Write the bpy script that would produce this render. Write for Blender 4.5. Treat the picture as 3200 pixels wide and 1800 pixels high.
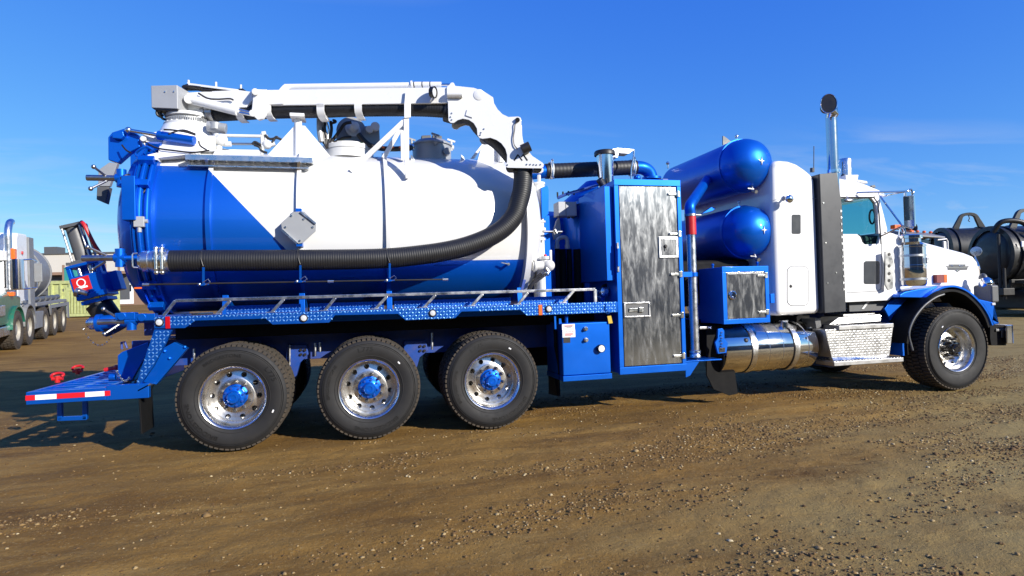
import bpy, bmesh, math, random
import numpy as np
from mathutils import Vector, Matrix
random.seed(7); np.random.seed(7)
R = math.radians
SC = bpy.context.scene
for o in list(bpy.data.objects): bpy.data.objects.remove(o)
COL = SC.collection

# ------------------------------------------------------------------ camera
CX, CY, CZ = 1.2758, -6.3505, 1.4429
YAW, PITCH, ROLL, FOC = 0.2455, 0.015, -0.0293, 1850.0
C0 = Vector((CX, CY, CZ))
FW = Vector((math.sin(YAW)*math.cos(PITCH), math.cos(YAW)*math.cos(PITCH), math.sin(PITCH)))
_r = Vector((math.cos(YAW), -math.sin(YAW), 0)); _u = _r.cross(FW)
RT = _r*math.cos(ROLL) + _u*math.sin(ROLL)
UP = -_r*math.sin(ROLL) + _u*math.cos(ROLL)
cam = bpy.data.cameras.new('camera'); camo = bpy.data.objects.new('camera', cam); COL.objects.link(camo)
cam.sensor_width = 36; cam.lens = FOC/3200*36; cam.clip_start = .05; cam.clip_end = 9000
M = Matrix((RT, UP, -FW)).transposed().to_4x4(); M.translation = C0
camo.matrix_world = M
SC.camera = camo

# ------------------------------------------------------------------ sky and sun
SUN = Vector((.565, -.735, .39)).normalized()
EL = math.asin(SUN.z); AZ = math.atan2(SUN.x, SUN.y)          # azimuth from +Y towards +X
w = bpy.data.worlds.new('World'); SC.world = w; w.use_nodes = True
nt = w.node_tree; nt.nodes.clear()
def wn(t, **k):
    n = nt.nodes.new(t)
    for a, b in k.items(): setattr(n, a, b)
    return n
wo = wn('ShaderNodeOutputWorld'); bg = wn('ShaderNodeBackground'); sk = wn('ShaderNodeTexSky')
sk.sky_type = 'NISHITA'; sk.sun_disc = False; sk.sun_elevation = EL; sk.sun_rotation = AZ
sk.altitude = 700; sk.air_density = 1.0; sk.dust_density = .3; sk.ozone_density = 3.0
bg.inputs['Strength'].default_value = .066
# thin cirrus streaks, laid out by direction on the sky
tc = wn('ShaderNodeTexCoord'); sep = wn('ShaderNodeSeparateXYZ'); nt.links.new(tc.outputs['Generated'], sep.inputs[0])
def wm(op, a, b=None, clamp=False):
    n = wn('ShaderNodeMath', operation=op, use_clamp=clamp)
    for i, q in enumerate((a, b)):
        if q is None: continue
        if isinstance(q, (int, float)): n.inputs[i].default_value = q
        else: nt.links.new(q, n.inputs[i])
    return n.outputs[0]
zz = wm('ADD', wm('MAXIMUM', sep.outputs[2], 0), .12)
cu = wm('DIVIDE', sep.outputs[0], zz); cv = wm('DIVIDE', sep.outputs[1], zz)
cmb = wn('ShaderNodeCombineXYZ'); cmb.inputs[2].default_value = 11.2; nt.links.new(wm('MULTIPLY', cu, .55), cmb.inputs[0]); nt.links.new(wm('MULTIPLY', cv, 1.5), cmb.inputs[1])
n1 = wn('ShaderNodeTexNoise'); n1.inputs['Scale'].default_value = 1.3; n1.inputs['Detail'].default_value = 9; n1.inputs['Roughness'].default_value = .58; n1.inputs['Distortion'].default_value = .7
nt.links.new(cmb.outputs[0], n1.inputs['Vector'])
n2 = wn('ShaderNodeTexNoise'); n2.inputs['Scale'].default_value = .55; n2.inputs['Detail'].default_value = 2
nt.links.new(cmb.outputs[0], n2.inputs['Vector'])
mr = wn('ShaderNodeMapRange'); mr.inputs[1].default_value = .50; mr.inputs[2].default_value = .80; nt.links.new(n1.outputs['Fac'], mr.inputs[0])
mr2 = wn('ShaderNodeMapRange'); mr2.inputs[1].default_value = .44; mr2.inputs[2].default_value = .66; nt.links.new(n2.outputs['Fac'], mr2.inputs[0])
cl = wm('MULTIPLY', wm('MULTIPLY', mr.outputs[0], mr2.outputs[0]), .85, True)
# deep polarised-looking blue of a clear winter sky: one tone curve per channel over the whole dome
sc_ = wn('ShaderNodeSeparateColor'); cc_ = wn('ShaderNodeCombineColor'); nt.links.new(sk.outputs[0], sc_.inputs[0])
for i_, (k_, e_) in enumerate(((1.10, 1.28), (1.14, .90), (1.20, .28))):
    nt.links.new(wm('MULTIPLY', wm('POWER', wm('MULTIPLY', sc_.outputs[i_], .0975), e_), k_/.0975), cc_.inputs[i_])
hs = cc_
mx = wn('ShaderNodeMix', data_type='RGBA'); nt.links.new(cl, mx.inputs[0]); nt.links.new(hs.outputs[0], mx.inputs[6]); mx.inputs[7].default_value = (7.6, 8.2, 9.2, 1)
nt.links.new(mx.outputs[2], bg.inputs['Color']); nt.links.new(bg.outputs[0], wo.inputs[0])
sl = bpy.data.lights.new('sun', 'SUN'); sl.energy = 5.0; sl.angle = R(.53); sl.color = (1, .945, .86)
slo = bpy.data.objects.new('sun', sl); COL.objects.link(slo)
slo.rotation_euler = SUN.to_track_quat('Z', 'Y').to_euler()
SC.view_settings.view_transform = 'Standard'; SC.view_settings.look = 'None'
SC.view_settings.exposure = .48; SC.view_settings.gamma = 1
SC.view_settings.use_curve_mapping = False
SC.render.engine = 'CYCLES'; SC.cycles.max_bounces = 8

# ------------------------------------------------------------------ photo pixel -> place
CROP = {1: (0, 600, 1.811), 2: (260, 220, 3.22), 3: (980, 220, 3.22), 4: (260, 640, 3.22), 5: (980, 640, 3.22),
        6: (1640, 420, 3.22), 7: (1640, 800, 3.22), 8: (2400, 280, 3.22), 9: (2400, 700, 2.635), 0: (0, 0, 1)}
def ray(k, a, b):
    ox, oy, s = CROP[k]; px, py = ox+a/s, oy+b/s
    return FW + RT*((px-1600)/FOC) - UP*((py-900)/FOC)
def P(k, a, b, y):                      # on the plane at depth y across the truck
    d = ray(k, a, b); return C0 + d*((y-CY)/d.y)
def PX(k, a, b, x):                     # on the plane x = const
    d = ray(k, a, b); return C0 + d*((x-CX)/d.x)
def PR(k, a, b, dist):                  # at a camera distance
    return C0 + ray(k, a, b)*dist
BA = Vector((-.55, 1.25, 0)); BB = Vector((3.2, .13, 0)); BD = (BB-BA).normalized(); BN = Vector((BD.y, -BD.x, 0))
def PB(k, a, b, off=0):                 # on the boom's vertical plane, off towards the near side
    d = ray(k, a, b); o = BA + BN*off
    return C0 + d*((o-C0).dot(BN)/d.dot(BN))

# ------------------------------------------------------------------ mesh building
class MB:
    def __init__(s): s.v = []; s.f = []
    def add(s, v, f):
        n = len(s.v); s.v += [tuple(p) for p in v]; s.f += [tuple(i+n for i in q) for q in f]; return s
    def box(s, x0, x1, y0, y1, z0, z1):
        v = [(x, y, z) for z in (z0, z1) for y in (y0, y1) for x in (x0, x1)]
        return s.add(v, [(0,2,3,1),(4,5,7,6),(0,1,5,4),(2,6,7,3),(0,4,6,2),(1,3,7,5)])
    def obox(s, c, ax, ay, az):         # half axes
        c, ax, ay, az = Vector(c), Vector(ax), Vector(ay), Vector(az)
        v = [c+ax*i+ay*j+az*k for k in (-1,1) for j in (-1,1) for i in (-1,1)]
        return s.add(v, [(0,2,3,1),(4,5,7,6),(0,1,5,4),(2,6,7,3),(0,4,6,2),(1,3,7,5)])
    def bar(s, a, b, wdt, hgt, up=(0,0,1)):
        a, b = Vector(a), Vector(b); d = (b-a); u = Vector(up)
        sd = d.cross(u).normalized(); u2 = sd.cross(d).normalized()
        return s.obox((a+b)/2, d/2, sd*wdt/2, u2*hgt/2)
    def cyl(s, a, b, r0, r1=None, n=24, caps=True):
        a, b = Vector(a), Vector(b); r1 = r0 if r1 is None else r1
        return s.lathe([(r0, 0), (r1, (b-a).length)], a, (b-a), n, caps, caps)
    def lathe(s, prof, o, axis, n=32, cap0=False, cap1=False):
        o = Vector(o); ax = Vector(axis).normalized()
        t = Vector((0,0,1)) if abs(ax.z) < .9 else Vector((1,0,0))
        e1 = ax.cross(t).normalized(); e2 = ax.cross(e1)
        v = []; f = []
        for r, h in prof:
            for i in range(n):
                a = 2*math.pi*i/n; v.append(o + ax*h + (e1*math.cos(a)+e2*math.sin(a))*max(r, 1e-5))
        for k in range(len(prof)-1):
            for i in range(n):
                j = (i+1) % n; f.append((k*n+i, k*n+j, (k+1)*n+j, (k+1)*n+i))
        if cap0: f.append(tuple(range(n-1, -1, -1)))
        if cap1: f.append(tuple((len(prof)-1)*n+i for i in range(n)))
        return s.add(v, f)
    def tube(s, pts, r, n=10, caps=True):
        pts = [Vector(p) for p in pts]; m = len(pts); rs = r if isinstance(r, (list, tuple)) else [r]*m
        tg = [((pts[min(i+1, m-1)]-pts[max(i-1, 0)])).normalized() for i in range(m)]
        t0 = tg[0]; e = t0.cross(Vector((0,0,1)) if abs(t0.z) < .9 else Vector((1,0,0))).normalized()
        v = []; f = []
        for i in range(m):
            e = (e - tg[i]*e.dot(tg[i])).normalized(); g = tg[i].cross(e)
            for j in range(n):
                a = 2*math.pi*j/n; v.append(pts[i] + (e*math.cos(a)+g*math.sin(a))*rs[i])
        for i in range(m-1):
            for j in range(n):
                k = (j+1) % n; f.append((i*n+j, i*n+k, (i+1)*n+k, (i+1)*n+j))
        if caps: f.append(tuple(range(n-1, -1, -1))); f.append(tuple((m-1)*n+j for j in range(n)))
        return s.add(v, f)
    def prism(s, pts, d):               # polygon of 3-D points swept by vector d
        pts = [Vector(p) for p in pts]; d = Vector(d); n = len(pts)
        return s.add(pts+[p+d for p in pts], [tuple(range(n)), tuple(range(2*n-1, n-1, -1))]+[(i, (i+1) % n, (i+1) % n+n, i+n) for i in range(n)])
    def loft(s, loops, close=True, caps=True):
        n = len(loops[0]); v = [p for l in loops for p in l]; f = []
        for k in range(len(loops)-1):
            for i in range(n if close else n-1):
                j = (i+1) % n; f.append((k*n+i, k*n+j, (k+1)*n+j, (k+1)*n+i))
        if caps: f.append(tuple(range(n-1, -1, -1))); f.append(tuple((len(loops)-1)*n+i for i in range(n)))
        return s.add(v, f)
    def mirror(s, front, cy=1.25):      # near-side polygon joined to its mirror image on the far side
        front = [Vector(p) for p in front]
        return s.loft([front, [Vector((p.x, 2*cy-p.y, p.z)) for p in front]])
    def sphere(s, c, r, n=16, sc=(1,1,1)):
        c = Vector(c); pr = []
        m = n//2
        v = []; f = []
        for k in range(m+1):
            t = math.pi*k/m
            for i in range(n):
                a = 2*math.pi*i/n; v.append(c+Vector((r*sc[0]*math.sin(t)*math.cos(a), r*sc[1]*math.sin(t)*math.sin(a), r*sc[2]*math.cos(t))))
        for k in range(m):
            for i in range(n):
                j = (i+1) % n; f.append((k*n+i, (k+1)*n+i, (k+1)*n+j, k*n+j))
        return s.add(v, f)
    def mesh(s, name, ang=35):
        me = bpy.data.meshes.new(name); bm = bmesh.new()
        vs = [bm.verts.new(p) for p in s.v]
        for q in s.f:
            try: bm.faces.new([vs[i] for i in q])
            except ValueError: pass
        bmesh.ops.remove_doubles(bm, verts=bm.verts, dist=1e-5)
        bmesh.ops.recalc_face_normals(bm, faces=bm.faces)
        for q in bm.faces: q.smooth = True
        bm.to_mesh(me); bm.free()
        me.set_sharp_from_angle(angle=R(ang))
        return me
    def build(s, name, m, parent=None, bev=0, ang=35, label=None, seg=2):
        me = s.mesh(name, ang); me.materials.append(MAT[m]); o = bpy.data.objects.new(name, me); COL.objects.link(o)
        if parent: o.parent = parent
        if bev:
            b = o.modifiers.new('bevel', 'BEVEL'); b.width = bev; b.segments = seg; b.limit_method = 'ANGLE'; b.angle_limit = R(40)
            b.harden_normals = True
        if label: o['label'] = label
        return o
def catmull(pts, n=8):
    pts = [Vector(p) for p in pts]; q = [pts[0]*2-pts[1]]+pts+[pts[-1]*2-pts[-2]]; out = []
    for i in range(1, len(q)-2):
        for k in range(n):
            t = k/n; a, b, c, d = q[i-1:i+3]
            out.append(.5*((2*b)+(c-a)*t+(2*a-5*b+4*c-d)*t*t+(3*b-a-3*c+d)*t**3))
    return out+[pts[-1]]
def empty(name, loc=(0,0,0), rz=0):
    o = bpy.data.objects.new(name, None); COL.objects.link(o); o.location = loc; o.rotation_euler = (0,0,rz); o.empty_display_size = .3; return o
def tag(o, label=None, cat=None, group=None, kind=None):
    for k, v in (('label', label), ('category', cat), ('group', group), ('kind', kind)):
        if v: o[k] = v
    return o
def child(src, parent, loc=None, rot=None):
    c = src.copy(); COL.objects.link(c); c.parent = parent
    if loc is not None: c.location = loc
    if rot is not None: c.rotation_euler = rot
    return c
def copy_tree(o, parent=None):
    c = o.copy(); COL.objects.link(c); c.parent = parent
    for ch in list(o.children): copy_tree(ch, c)
    return c
def textmesh(txt, size, ext=.002):
    cu = bpy.data.curves.new('lettering', 'FONT'); cu.body = txt; cu.size = size; cu.extrude = ext; cu.align_x = 'CENTER'; cu.align_y = 'CENTER'
    cu.resolution_u = 3
    o = bpy.data.objects.new('lettering', cu); COL.objects.link(o)
    dg = bpy.context.evaluated_depsgraph_get(); me = bpy.data.meshes.new_from_object(o.evaluated_get(dg))
    v = [Vector(q.co) for q in me.vertices]; f = [tuple(p.vertices) for p in me.polygons]
    bpy.data.objects.remove(o); bpy.data.meshes.remove(me)
    return v, f

# ------------------------------------------------------------------ materials
MAT = {}
def mat(name, col, rough=.4, metal=0, coat=0, var=.12, vs=4., rvar=.12, bump=0, bs=60., dirt=0, dcol=(.13,.085,.045), grunge=0, spec=.5):
    m = bpy.data.materials.new(name); m.use_nodes = True; MAT[name] = m
    t = m.node_tree; b = t.nodes['Principled BSDF']; L = t.links.new
    N = lambda ty, **k: [n := t.nodes.new(ty), [setattr(n, a, q) for a, q in k.items()]][0]
    tc = N('ShaderNodeTexCoord'); oc = tc.outputs['Object']
    nz = N('ShaderNodeTexNoise'); nz.inputs['Scale'].default_value = vs; nz.inputs['Detail'].default_value = 6; nz.inputs['Roughness'].default_value = .6; L(oc, nz.inputs['Vector'])
    def scale(c, k): return tuple(min(1, x*k) for x in c[:3])+(1,)
    mx = N('ShaderNodeMix', data_type='RGBA'); mx.inputs[6].default_value = scale(col, 1-var); mx.inputs[7].default_value = scale(col, 1+var)
    L(nz.outputs['Fac'], mx.inputs[0]); cur = mx.outputs[2]
    b.inputs['Metallic'].default_value = metal; b.inputs['Roughness'].default_value = rough
    b.inputs['Specular IOR Level'].default_value = spec
    rr = N('ShaderNodeMapRange'); rr.inputs[1].default_value = .3; rr.inputs[2].default_value = .7
    rr.inputs[3].default_value = max(.02, rough-rvar*.5); rr.inputs[4].default_value = min(1, rough+rvar*.6)
    n3 = N('ShaderNodeTexNoise'); n3.inputs['Scale'].default_value = vs*2.3; n3.inputs['Detail'].default_value = 8; n3.inputs['Roughness'].default_value = .65; L(oc, n3.inputs['Vector'])
    L(n3.outputs['Fac'], rr.inputs[0]); L(rr.outputs[0], b.inputs['Roughness'])
    if coat: b.inputs['Coat Weight'].default_value = coat; b.inputs['Coat Roughness'].default_value = .04
    if dirt:
        n2 = N('ShaderNodeTexNoise'); n2.inputs['Scale'].default_value = 7; n2.inputs['Detail'].default_value = 10; n2.inputs['Roughness'].default_value = .7; L(oc, n2.inputs['Vector'])
        r2 = N('ShaderNodeMapRange'); r2.inputs[1].default_value = .42; r2.inputs[2].default_value = .72; r2.inputs[4].default_value = dirt; L(n2.outputs['Fac'], r2.inputs[0])
        m2 = N('ShaderNodeMix', data_type='RGBA'); L(r2.outputs[0], m2.inputs[0]); L(cur, m2.inputs[6]); m2.inputs[7].default_value = dcol+(1,); cur = m2.outputs[2]
    L(cur, b.inputs['Base Color'])
    if bump:
        nb = N('ShaderNodeTexNoise'); nb.inputs['Scale'].default_value = bs; nb.inputs['Detail'].default_value = 5; L(oc, nb.inputs['Vector'])
        bp = N('ShaderNodeBump'); bp.inputs['Strength'].default_value = bump; bp.inputs['Distance'].default_value = .01; L(nb.outputs['Fac'], bp.inputs['Height']); L(bp.outputs[0], b.inputs['Normal'])
    return m
BLUE = (.0005, .088, .46)
mat('blue', (.0005, .112, .58), .40, .6, .35, var=.06, vs=1.5, rvar=.08, spec=.3)
mat('blue_tread', (.001, .085, .44), .40, .6, .3, var=.1, dirt=.04, spec=.3)
mat('blue_lug_glint', (.11, .30, .66), .30, .4, .8, var=.25, vs=30)  # lighter than the skirt paint: sun glints put into the lug colour
mat('wheel_polish', (.74, .73, .71), .27, 1, 0, var=.05, rvar=.1)
mat('step_lug', (.85, .85, .85), .25, 1, 0, var=.1)
mat('blue_chassis', (.006, .05, .28), .45, 0, .2, dirt=.35)
mat('white', (.78, .78, .765), .3, 0, .6, var=.02, vs=1.5, rvar=.1)
mat('white_rough', (.64, .64, .62), .5, 0, .1, var=.04, dirt=.07)
mat('grey_box', (.36, .37, .38), .5, .1, 0)
mat('grey_dark', (.10, .105, .11), .5, .2, 0, dirt=.2)
mat('grey_paint', (.30, .31, .32), .45, .2, .1, var=.1)
mat('aluminium', (.72, .73, .74), .28, 1, 0, var=.06, rvar=.2)
mat('tread_aluminium', (.40, .40, .40), .45, 1, 0, var=.1, rvar=.2, dirt=.1)
mat('chrome', (.78, .78, .79), .09, 1, 0, var=.03, rvar=.05)
mat('lug_steel', (.16, .155, .15), .42, .8, 0, var=.2)
mat('steel', (.42, .42, .42), .35, 1, 0, var=.2, rvar=.2)
mat('zinc', (.75, .76, .72), .25, 1, 0, var=.1, rvar=.2)
mat('black', (.012, .012, .013), .45, 0, 0, var=.2, dirt=.1)
mat('black_gloss', (.008, .008, .01), .12, 0, .6, var=.2, dirt=.05)
mat('rubber', (.0135, .0135, .014), .66, 0, 0, var=.3, vs=5, dirt=.3, dcol=(.034, .029, .024), spec=.35)
mat('flap_rubber_and_shade', (.0045, .0045, .005), .75, 0, 0, var=.3, vs=5, dirt=.2, dcol=(.02, .017, .014), spec=.2)  # black flap rubber; also blackens the subframe in place of shade
mat('tread_rubber', (.04, .034, .027), .9, 0, 0, var=.3, vs=9, dirt=.6, dcol=(.11, .075, .042))
mat('lettering', (.0025, .0025, .0025), .45)
mat('hose', (.009, .0095, .0115), .52, 0, 0, var=.2, vs=6, dirt=.12, dcol=(.035, .032, .03))
mat('red', (.50, .012, .012), .4, 0, .3)
mat('maroon', (.18, .02, .02), .5)
mat('orange', (.75, .13, .015), .35, 0, .3)
mat('yellow', (.55, .36, .02), .5)
mat('green', (.05, .5, .08), .5)
mat('tape_white', (.8, .8, .8), .35, 0, .2, var=.04)
mat('tape_red', (.62, .01, .02), .35, 0, .2, var=.06)
mat('lens', (.75, .76, .78), .08, .3, .5, var=.1)
mat('red_lens', (.45, .006, .012), .15, 0, .8)
mat('panel_grey', (.035, .037, .042), .42, .3, .1, var=.15)
mat('window_grey', (.06, .065, .07), .2, 0, .5)
mat('interior', (.03, .03, .033), .7)
mat('green_cab', (.01, .13, .085), .35, 0, .5, dirt=.3)
mat('old_white', (.80, .80, .79), .45, 0, .2, var=.06, dirt=.18)
mat('old_grey', (.22, .23, .24), .6, .2, 0, var=.15, dirt=.35)
mat('lime', (.46, .50, .20), .75, 0, 0, var=.2, dirt=.45, dcol=(.16, .12, .05))
mat('beige_wall', (.52, .49, .43), .85, 0, 0, var=.05, vs=.5)
mat('brown_wall', (.24, .15, .10), .85)
mat('teal', (.02, .22, .2), .6)
mat('dark_wall', (.11, .112, .118), .55, .2, 0, var=.2, vs=.6)
mat('black_tank', (.008, .009, .011), .45, 0, .12, var=.2, rvar=.2, dirt=.15, dcol=(.05, .045, .04))
mat('mirror_dark', (.22, .27, .30), .05, 1, 0)
mat('stack_chrome', (.58, .58, .60), .14, 1, 0, rvar=.08)
mat('old_rim', (.36, .34, .29), .6, .2, 0, dirt=.3)
# glass
def glass(name, col, rough=.02):
    m = bpy.data.materials.new(name); m.use_nodes = True; MAT[name] = m; t = m.node_tree; t.nodes.clear()
    o = t.nodes.new('ShaderNodeOutputMaterial'); mxs = t.nodes.new('ShaderNodeMixShader'); tr = t.nodes.new('ShaderNodeBsdfTransparent'); gl = t.nodes.new('ShaderNodeBsdfGlossy')
    lw = t.nodes.new('ShaderNodeLayerWeight'); lw.inputs[0].default_value = .5; pw = t.nodes.new('ShaderNodeMath'); pw.operation = 'POWER'; pw.inputs[1].default_value = 4; t.links.new(lw.outputs['Facing'], pw.inputs[0])
    fr = t.nodes.new('ShaderNodeMath'); fr.operation = 'MULTIPLY_ADD'; fr.inputs[1].default_value = .7; fr.inputs[2].default_value = .045; t.links.new(pw.outputs[0], fr.inputs[0])
    tr.inputs[0].default_value = col+(1,); gl.inputs['Roughness'].default_value = rough
    t.links.new(fr.outputs[0], mxs.inputs[0]); t.links.new(tr.outputs[0], mxs.inputs[1]); t.links.new(gl.outputs[0], mxs.inputs[2]); t.links.new(mxs.outputs[0], o.inputs[0])
glass('glass', (.50, .82, .76)); glass('glass_dark', (.12, .2, .2))
# polished aluminium sheet with smeared polish and wiping streaks
def polished(name):
    m = bpy.data.materials.new(name); m.use_nodes = True; MAT[name] = m; t = m.node_tree; b = t.nodes['Principled BSDF']; L = t.links.new
    tc = t.nodes.new('ShaderNodeTexCoord'); mp = t.nodes.new('ShaderNodeMapping'); mp.inputs['Scale'].default_value = (16, 16, 3.4); L(tc.outputs['Object'], mp.inputs[0])
    n = t.nodes.new('ShaderNodeTexNoise'); n.inputs['Scale'].default_value = 1.; n.inputs['Detail'].default_value = 9; n.inputs['Roughness'].default_value = .68; n.inputs['Distortion'].default_value = .5; L(mp.outputs[0], n.inputs['Vector'])
    r = t.nodes.new('ShaderNodeMapRange'); r.inputs[1].default_value = .42; r.inputs[2].default_value = .74; r.inputs[3].default_value = .17; r.inputs[4].default_value = .32; L(n.outputs['Fac'], r.inputs[0]); L(r.outputs[0], b.inputs['Roughness'])
    c = t.nodes.new('ShaderNodeMapRange'); c.inputs[1].default_value = .50; c.inputs[2].default_value = .78; c.inputs[3].default_value = 1.; c.inputs[4].default_value = .93; L(n.outputs['Fac'], c.inputs[0]); L(c.outputs[0], b.inputs['Metallic'])
    b.inputs['Base Color'].default_value = (.47, .48, .49, 1)
    nb = t.nodes.new('ShaderNodeTexNoise'); nb.inputs['Scale'].default_value = 2.5; L(tc.outputs['Object'], nb.inputs['Vector'])
    bp = t.nodes.new('ShaderNodeBump'); bp.inputs['Strength'].default_value = .03; bp.inputs['Distance'].default_value = .05; L(nb.outputs['Fac'], bp.inputs['Height']); L(bp.outputs[0], b.inputs['Normal'])
polished('polished_sheet')

# ================================================================== GROUND
def vnoise(x, y, seed):
    rs = np.random.RandomState(seed); g = rs.rand(257, 257)
    xi = np.floor(x).astype(int); yi = np.floor(y).astype(int); fx = x-xi; fy = y-yi
    fx = fx*fx*(3-2*fx); fy = fy*fy*(3-2*fy); a = lambda i, j: g[(xi+i) % 256, (yi+j) % 256]
    return (a(0,0)*(1-fx)+a(1,0)*fx)*(1-fy)+(a(0,1)*(1-fx)+a(1,1)*fx)*fy
def fbm(x, y, seed, oc=4, gain=.5):
    s = 0; a = 1; t = 0
    for i in range(oc): s = s+a*vnoise(x*2**i+i*17.3, y*2**i+i*9.1, seed+i); t += a; a *= gain
    return s/t
def rise(x, y):
    t = np.maximum(0, y-3.2); t = np.minimum(t, 42); return .042*t*t/(t+1.5)
def relief(x, y):
    near = np.clip(1-np.hypot(x-4, y+1)/40, 0, 1)
    # drifts and tyre tracks running roughly along the truck
    a = (fbm(x*.55, y*.9, 3, 3)-.5)*.05 + (fbm(x*.9+y*.35, y*3.4-x*.5, 11, 3)-.5)*.028 + (fbm(x*6, y*7, 23, 4, .6)-.5)*.026
    flat = np.clip(np.minimum(np.abs(y-.2), np.abs(y-2.3))/.35, 0, 1)*.6+.4     # rolled flat where the wheels stand
    return a*near*flat
def gh(x, y): return float(rise(np.array([x]), np.array([y]))[0]+relief(np.array([x*1.]), np.array([y*1.]))[0])
def axis(a, b, st, lo, hi, k=1.16):
    c = list(np.arange(a, b, st)); d = st; v = a; left = []
    while v > lo: d *= k; v -= d; left.append(v)
    d = st; v = c[-1]; right = []
    while v < hi: d *= k; v += d; right.append(v)
    return np.array(left[::-1]+c+right)
gx = axis(-4.5, 9.5, .026, -3000, 3000); gy = axis(-5.2, 1.0, .026, -3000, 3000)
GX, GY = np.meshgrid(gx, gy); GZ = rise(GX, GY)+relief(GX, GY)-.008
nx, ny = len(gx), len(gy)
me = bpy.data.meshes.new('ground'); me.vertices.add(nx*ny)
me.vertices.foreach_set('co', np.stack([GX, GY, GZ], -1).astype(np.float32).ravel())
ii = np.arange(nx*ny).reshape(ny, nx); q = np.stack([ii[:-1,:-1], ii[:-1,1:], ii[1:,1:], ii[1:,:-1]], -1).reshape(-1, 4)
me.loops.add(q.size); me.loops.foreach_set('vertex_index', q.ravel().astype(np.int32)); me.polygons.add(len(q)); me.polygons.foreach_set('loop_start', np.arange(0, q.size, 4, dtype=np.int32))
me.update(calc_edges=True); me.polygons.foreach_set('use_smooth', np.ones(len(q), bool))
gm = bpy.data.materials.new('dirt'); gm.use_nodes = True; MAT['dirt'] = gm
def dirt_nodes(m):
    t = m.node_tree; b = t.nodes['Principled BSDF']; L = t.links.new
    tc = t.nodes.new('ShaderNodeTexCoord')
    def noise(sc, sx=1, sy=1, det=6, rg=.6, off=0, rot=0):
        mp = t.nodes.new('ShaderNodeMapping'); mp.inputs['Scale'].default_value = (sx, sy, 1); mp.inputs['Location'].default_value = (off, off*.7, 0); mp.inputs['Rotation'].default_value = (0, 0, rot); L(tc.outputs['Object'], mp.inputs[0])
        n = t.nodes.new('ShaderNodeTexNoise'); n.inputs['Scale'].default_value = sc; n.inputs['Detail'].default_value = det; n.inputs['Roughness'].default_value = rg; L(mp.outputs[0], n.inputs['Vector']); return n.outputs['Fac']
    def rng(v, a, c, lo=0, hi=1):
        r = t.nodes.new('ShaderNodeMapRange'); r.inputs[1].default_value = a; r.inputs[2].default_value = c; r.inputs[3].default_value = lo; r.inputs[4].default_value = hi; L(v, r.inputs[0]); return r.outputs[0]
    def mix(f, a, c):
        n = t.nodes.new('ShaderNodeMix'); n.data_type = 'RGBA'; L(f, n.inputs[0])
        for i, q in ((6, a), (7, c)):
            if isinstance(q, tuple): n.inputs[i].default_value = q+(1,)
            else: L(q, n.inputs[i])
        return n.outputs[2]
    c = mix(rng(noise(.55, 1, 1.6, 5), .36, .64), (0.1505, 0.07568, 0.01376), (0.2451, 0.1359, 0.02924))
    c = mix(rng(noise(1.6, .35, 1.7, 6, .65, 3, .12), .50, .70), c, (0.301, 0.1763, 0.043))           # dry tyre streaks along the yard
    # greyer gravel patch towards the lower right corner of the yard
    sp = t.nodes.new('ShaderNodeSeparateXYZ'); L(tc.outputs['Object'], sp.inputs[0])
    def mth(op, a, c2):
        n = t.nodes.new('ShaderNodeMath'); n.operation = op
        for i, q in enumerate((a, c2)):
            if isinstance(q, (int, float)): n.inputs[i].default_value = q
            else: L(q, n.inputs[i])
        return n.outputs[0]
    g = mth('ADD', mth('SUBTRACT', mth('MULTIPLY', sp.outputs[0], .22), mth('MULTIPLY', sp.outputs[1], .30)), mth('MULTIPLY', noise(.8, 1, 1.5, 5, .6, 9), 1.4))
    c = mix(rng(g, 2.15, 3.0), c, (0.2752, 0.2021, 0.0731))
    c = mix(rng(noise(.9, .5, 1.9, 6, .7, 14, -.1), .55, .72), c, (0.0903, 0.04214, 0.00774))             # damp dark patches
    c = mix(rng(noise(38, 1, 1, 4, .7), .56, .74), c, (0.3268, 0.2236, 0.086))
    c = mix(rng(noise(55, 1, 1, 3, .7, 5), .60, .75), c, (0.0516, 0.0258, 0.0086))
    L(c, b.inputs['Base Color']); b.inputs['Roughness'].default_value = .92; b.inputs['Specular IOR Level'].default_value = .25
    bp = t.nodes.new('ShaderNodeBump'); bp.inputs['Strength'].default_value = .75; bp.inputs['Distance'].default_value = .022
    L(mth('ADD', mth('MULTIPLY', noise(26, 1, 1, 8, .72), 1.0), mth('MULTIPLY', noise(95, 1, 1, 4, .7), .4)), bp.inputs['Height']); L(bp.outputs[0], b.inputs['Normal'])
dirt_nodes(gm); me.materials.append(gm)
ground = bpy.data.objects.new('ground', me); COL.objects.link(ground); tag(ground, 'brown packed dirt yard under the parked trucks', 'ground', kind='structure')

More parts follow.
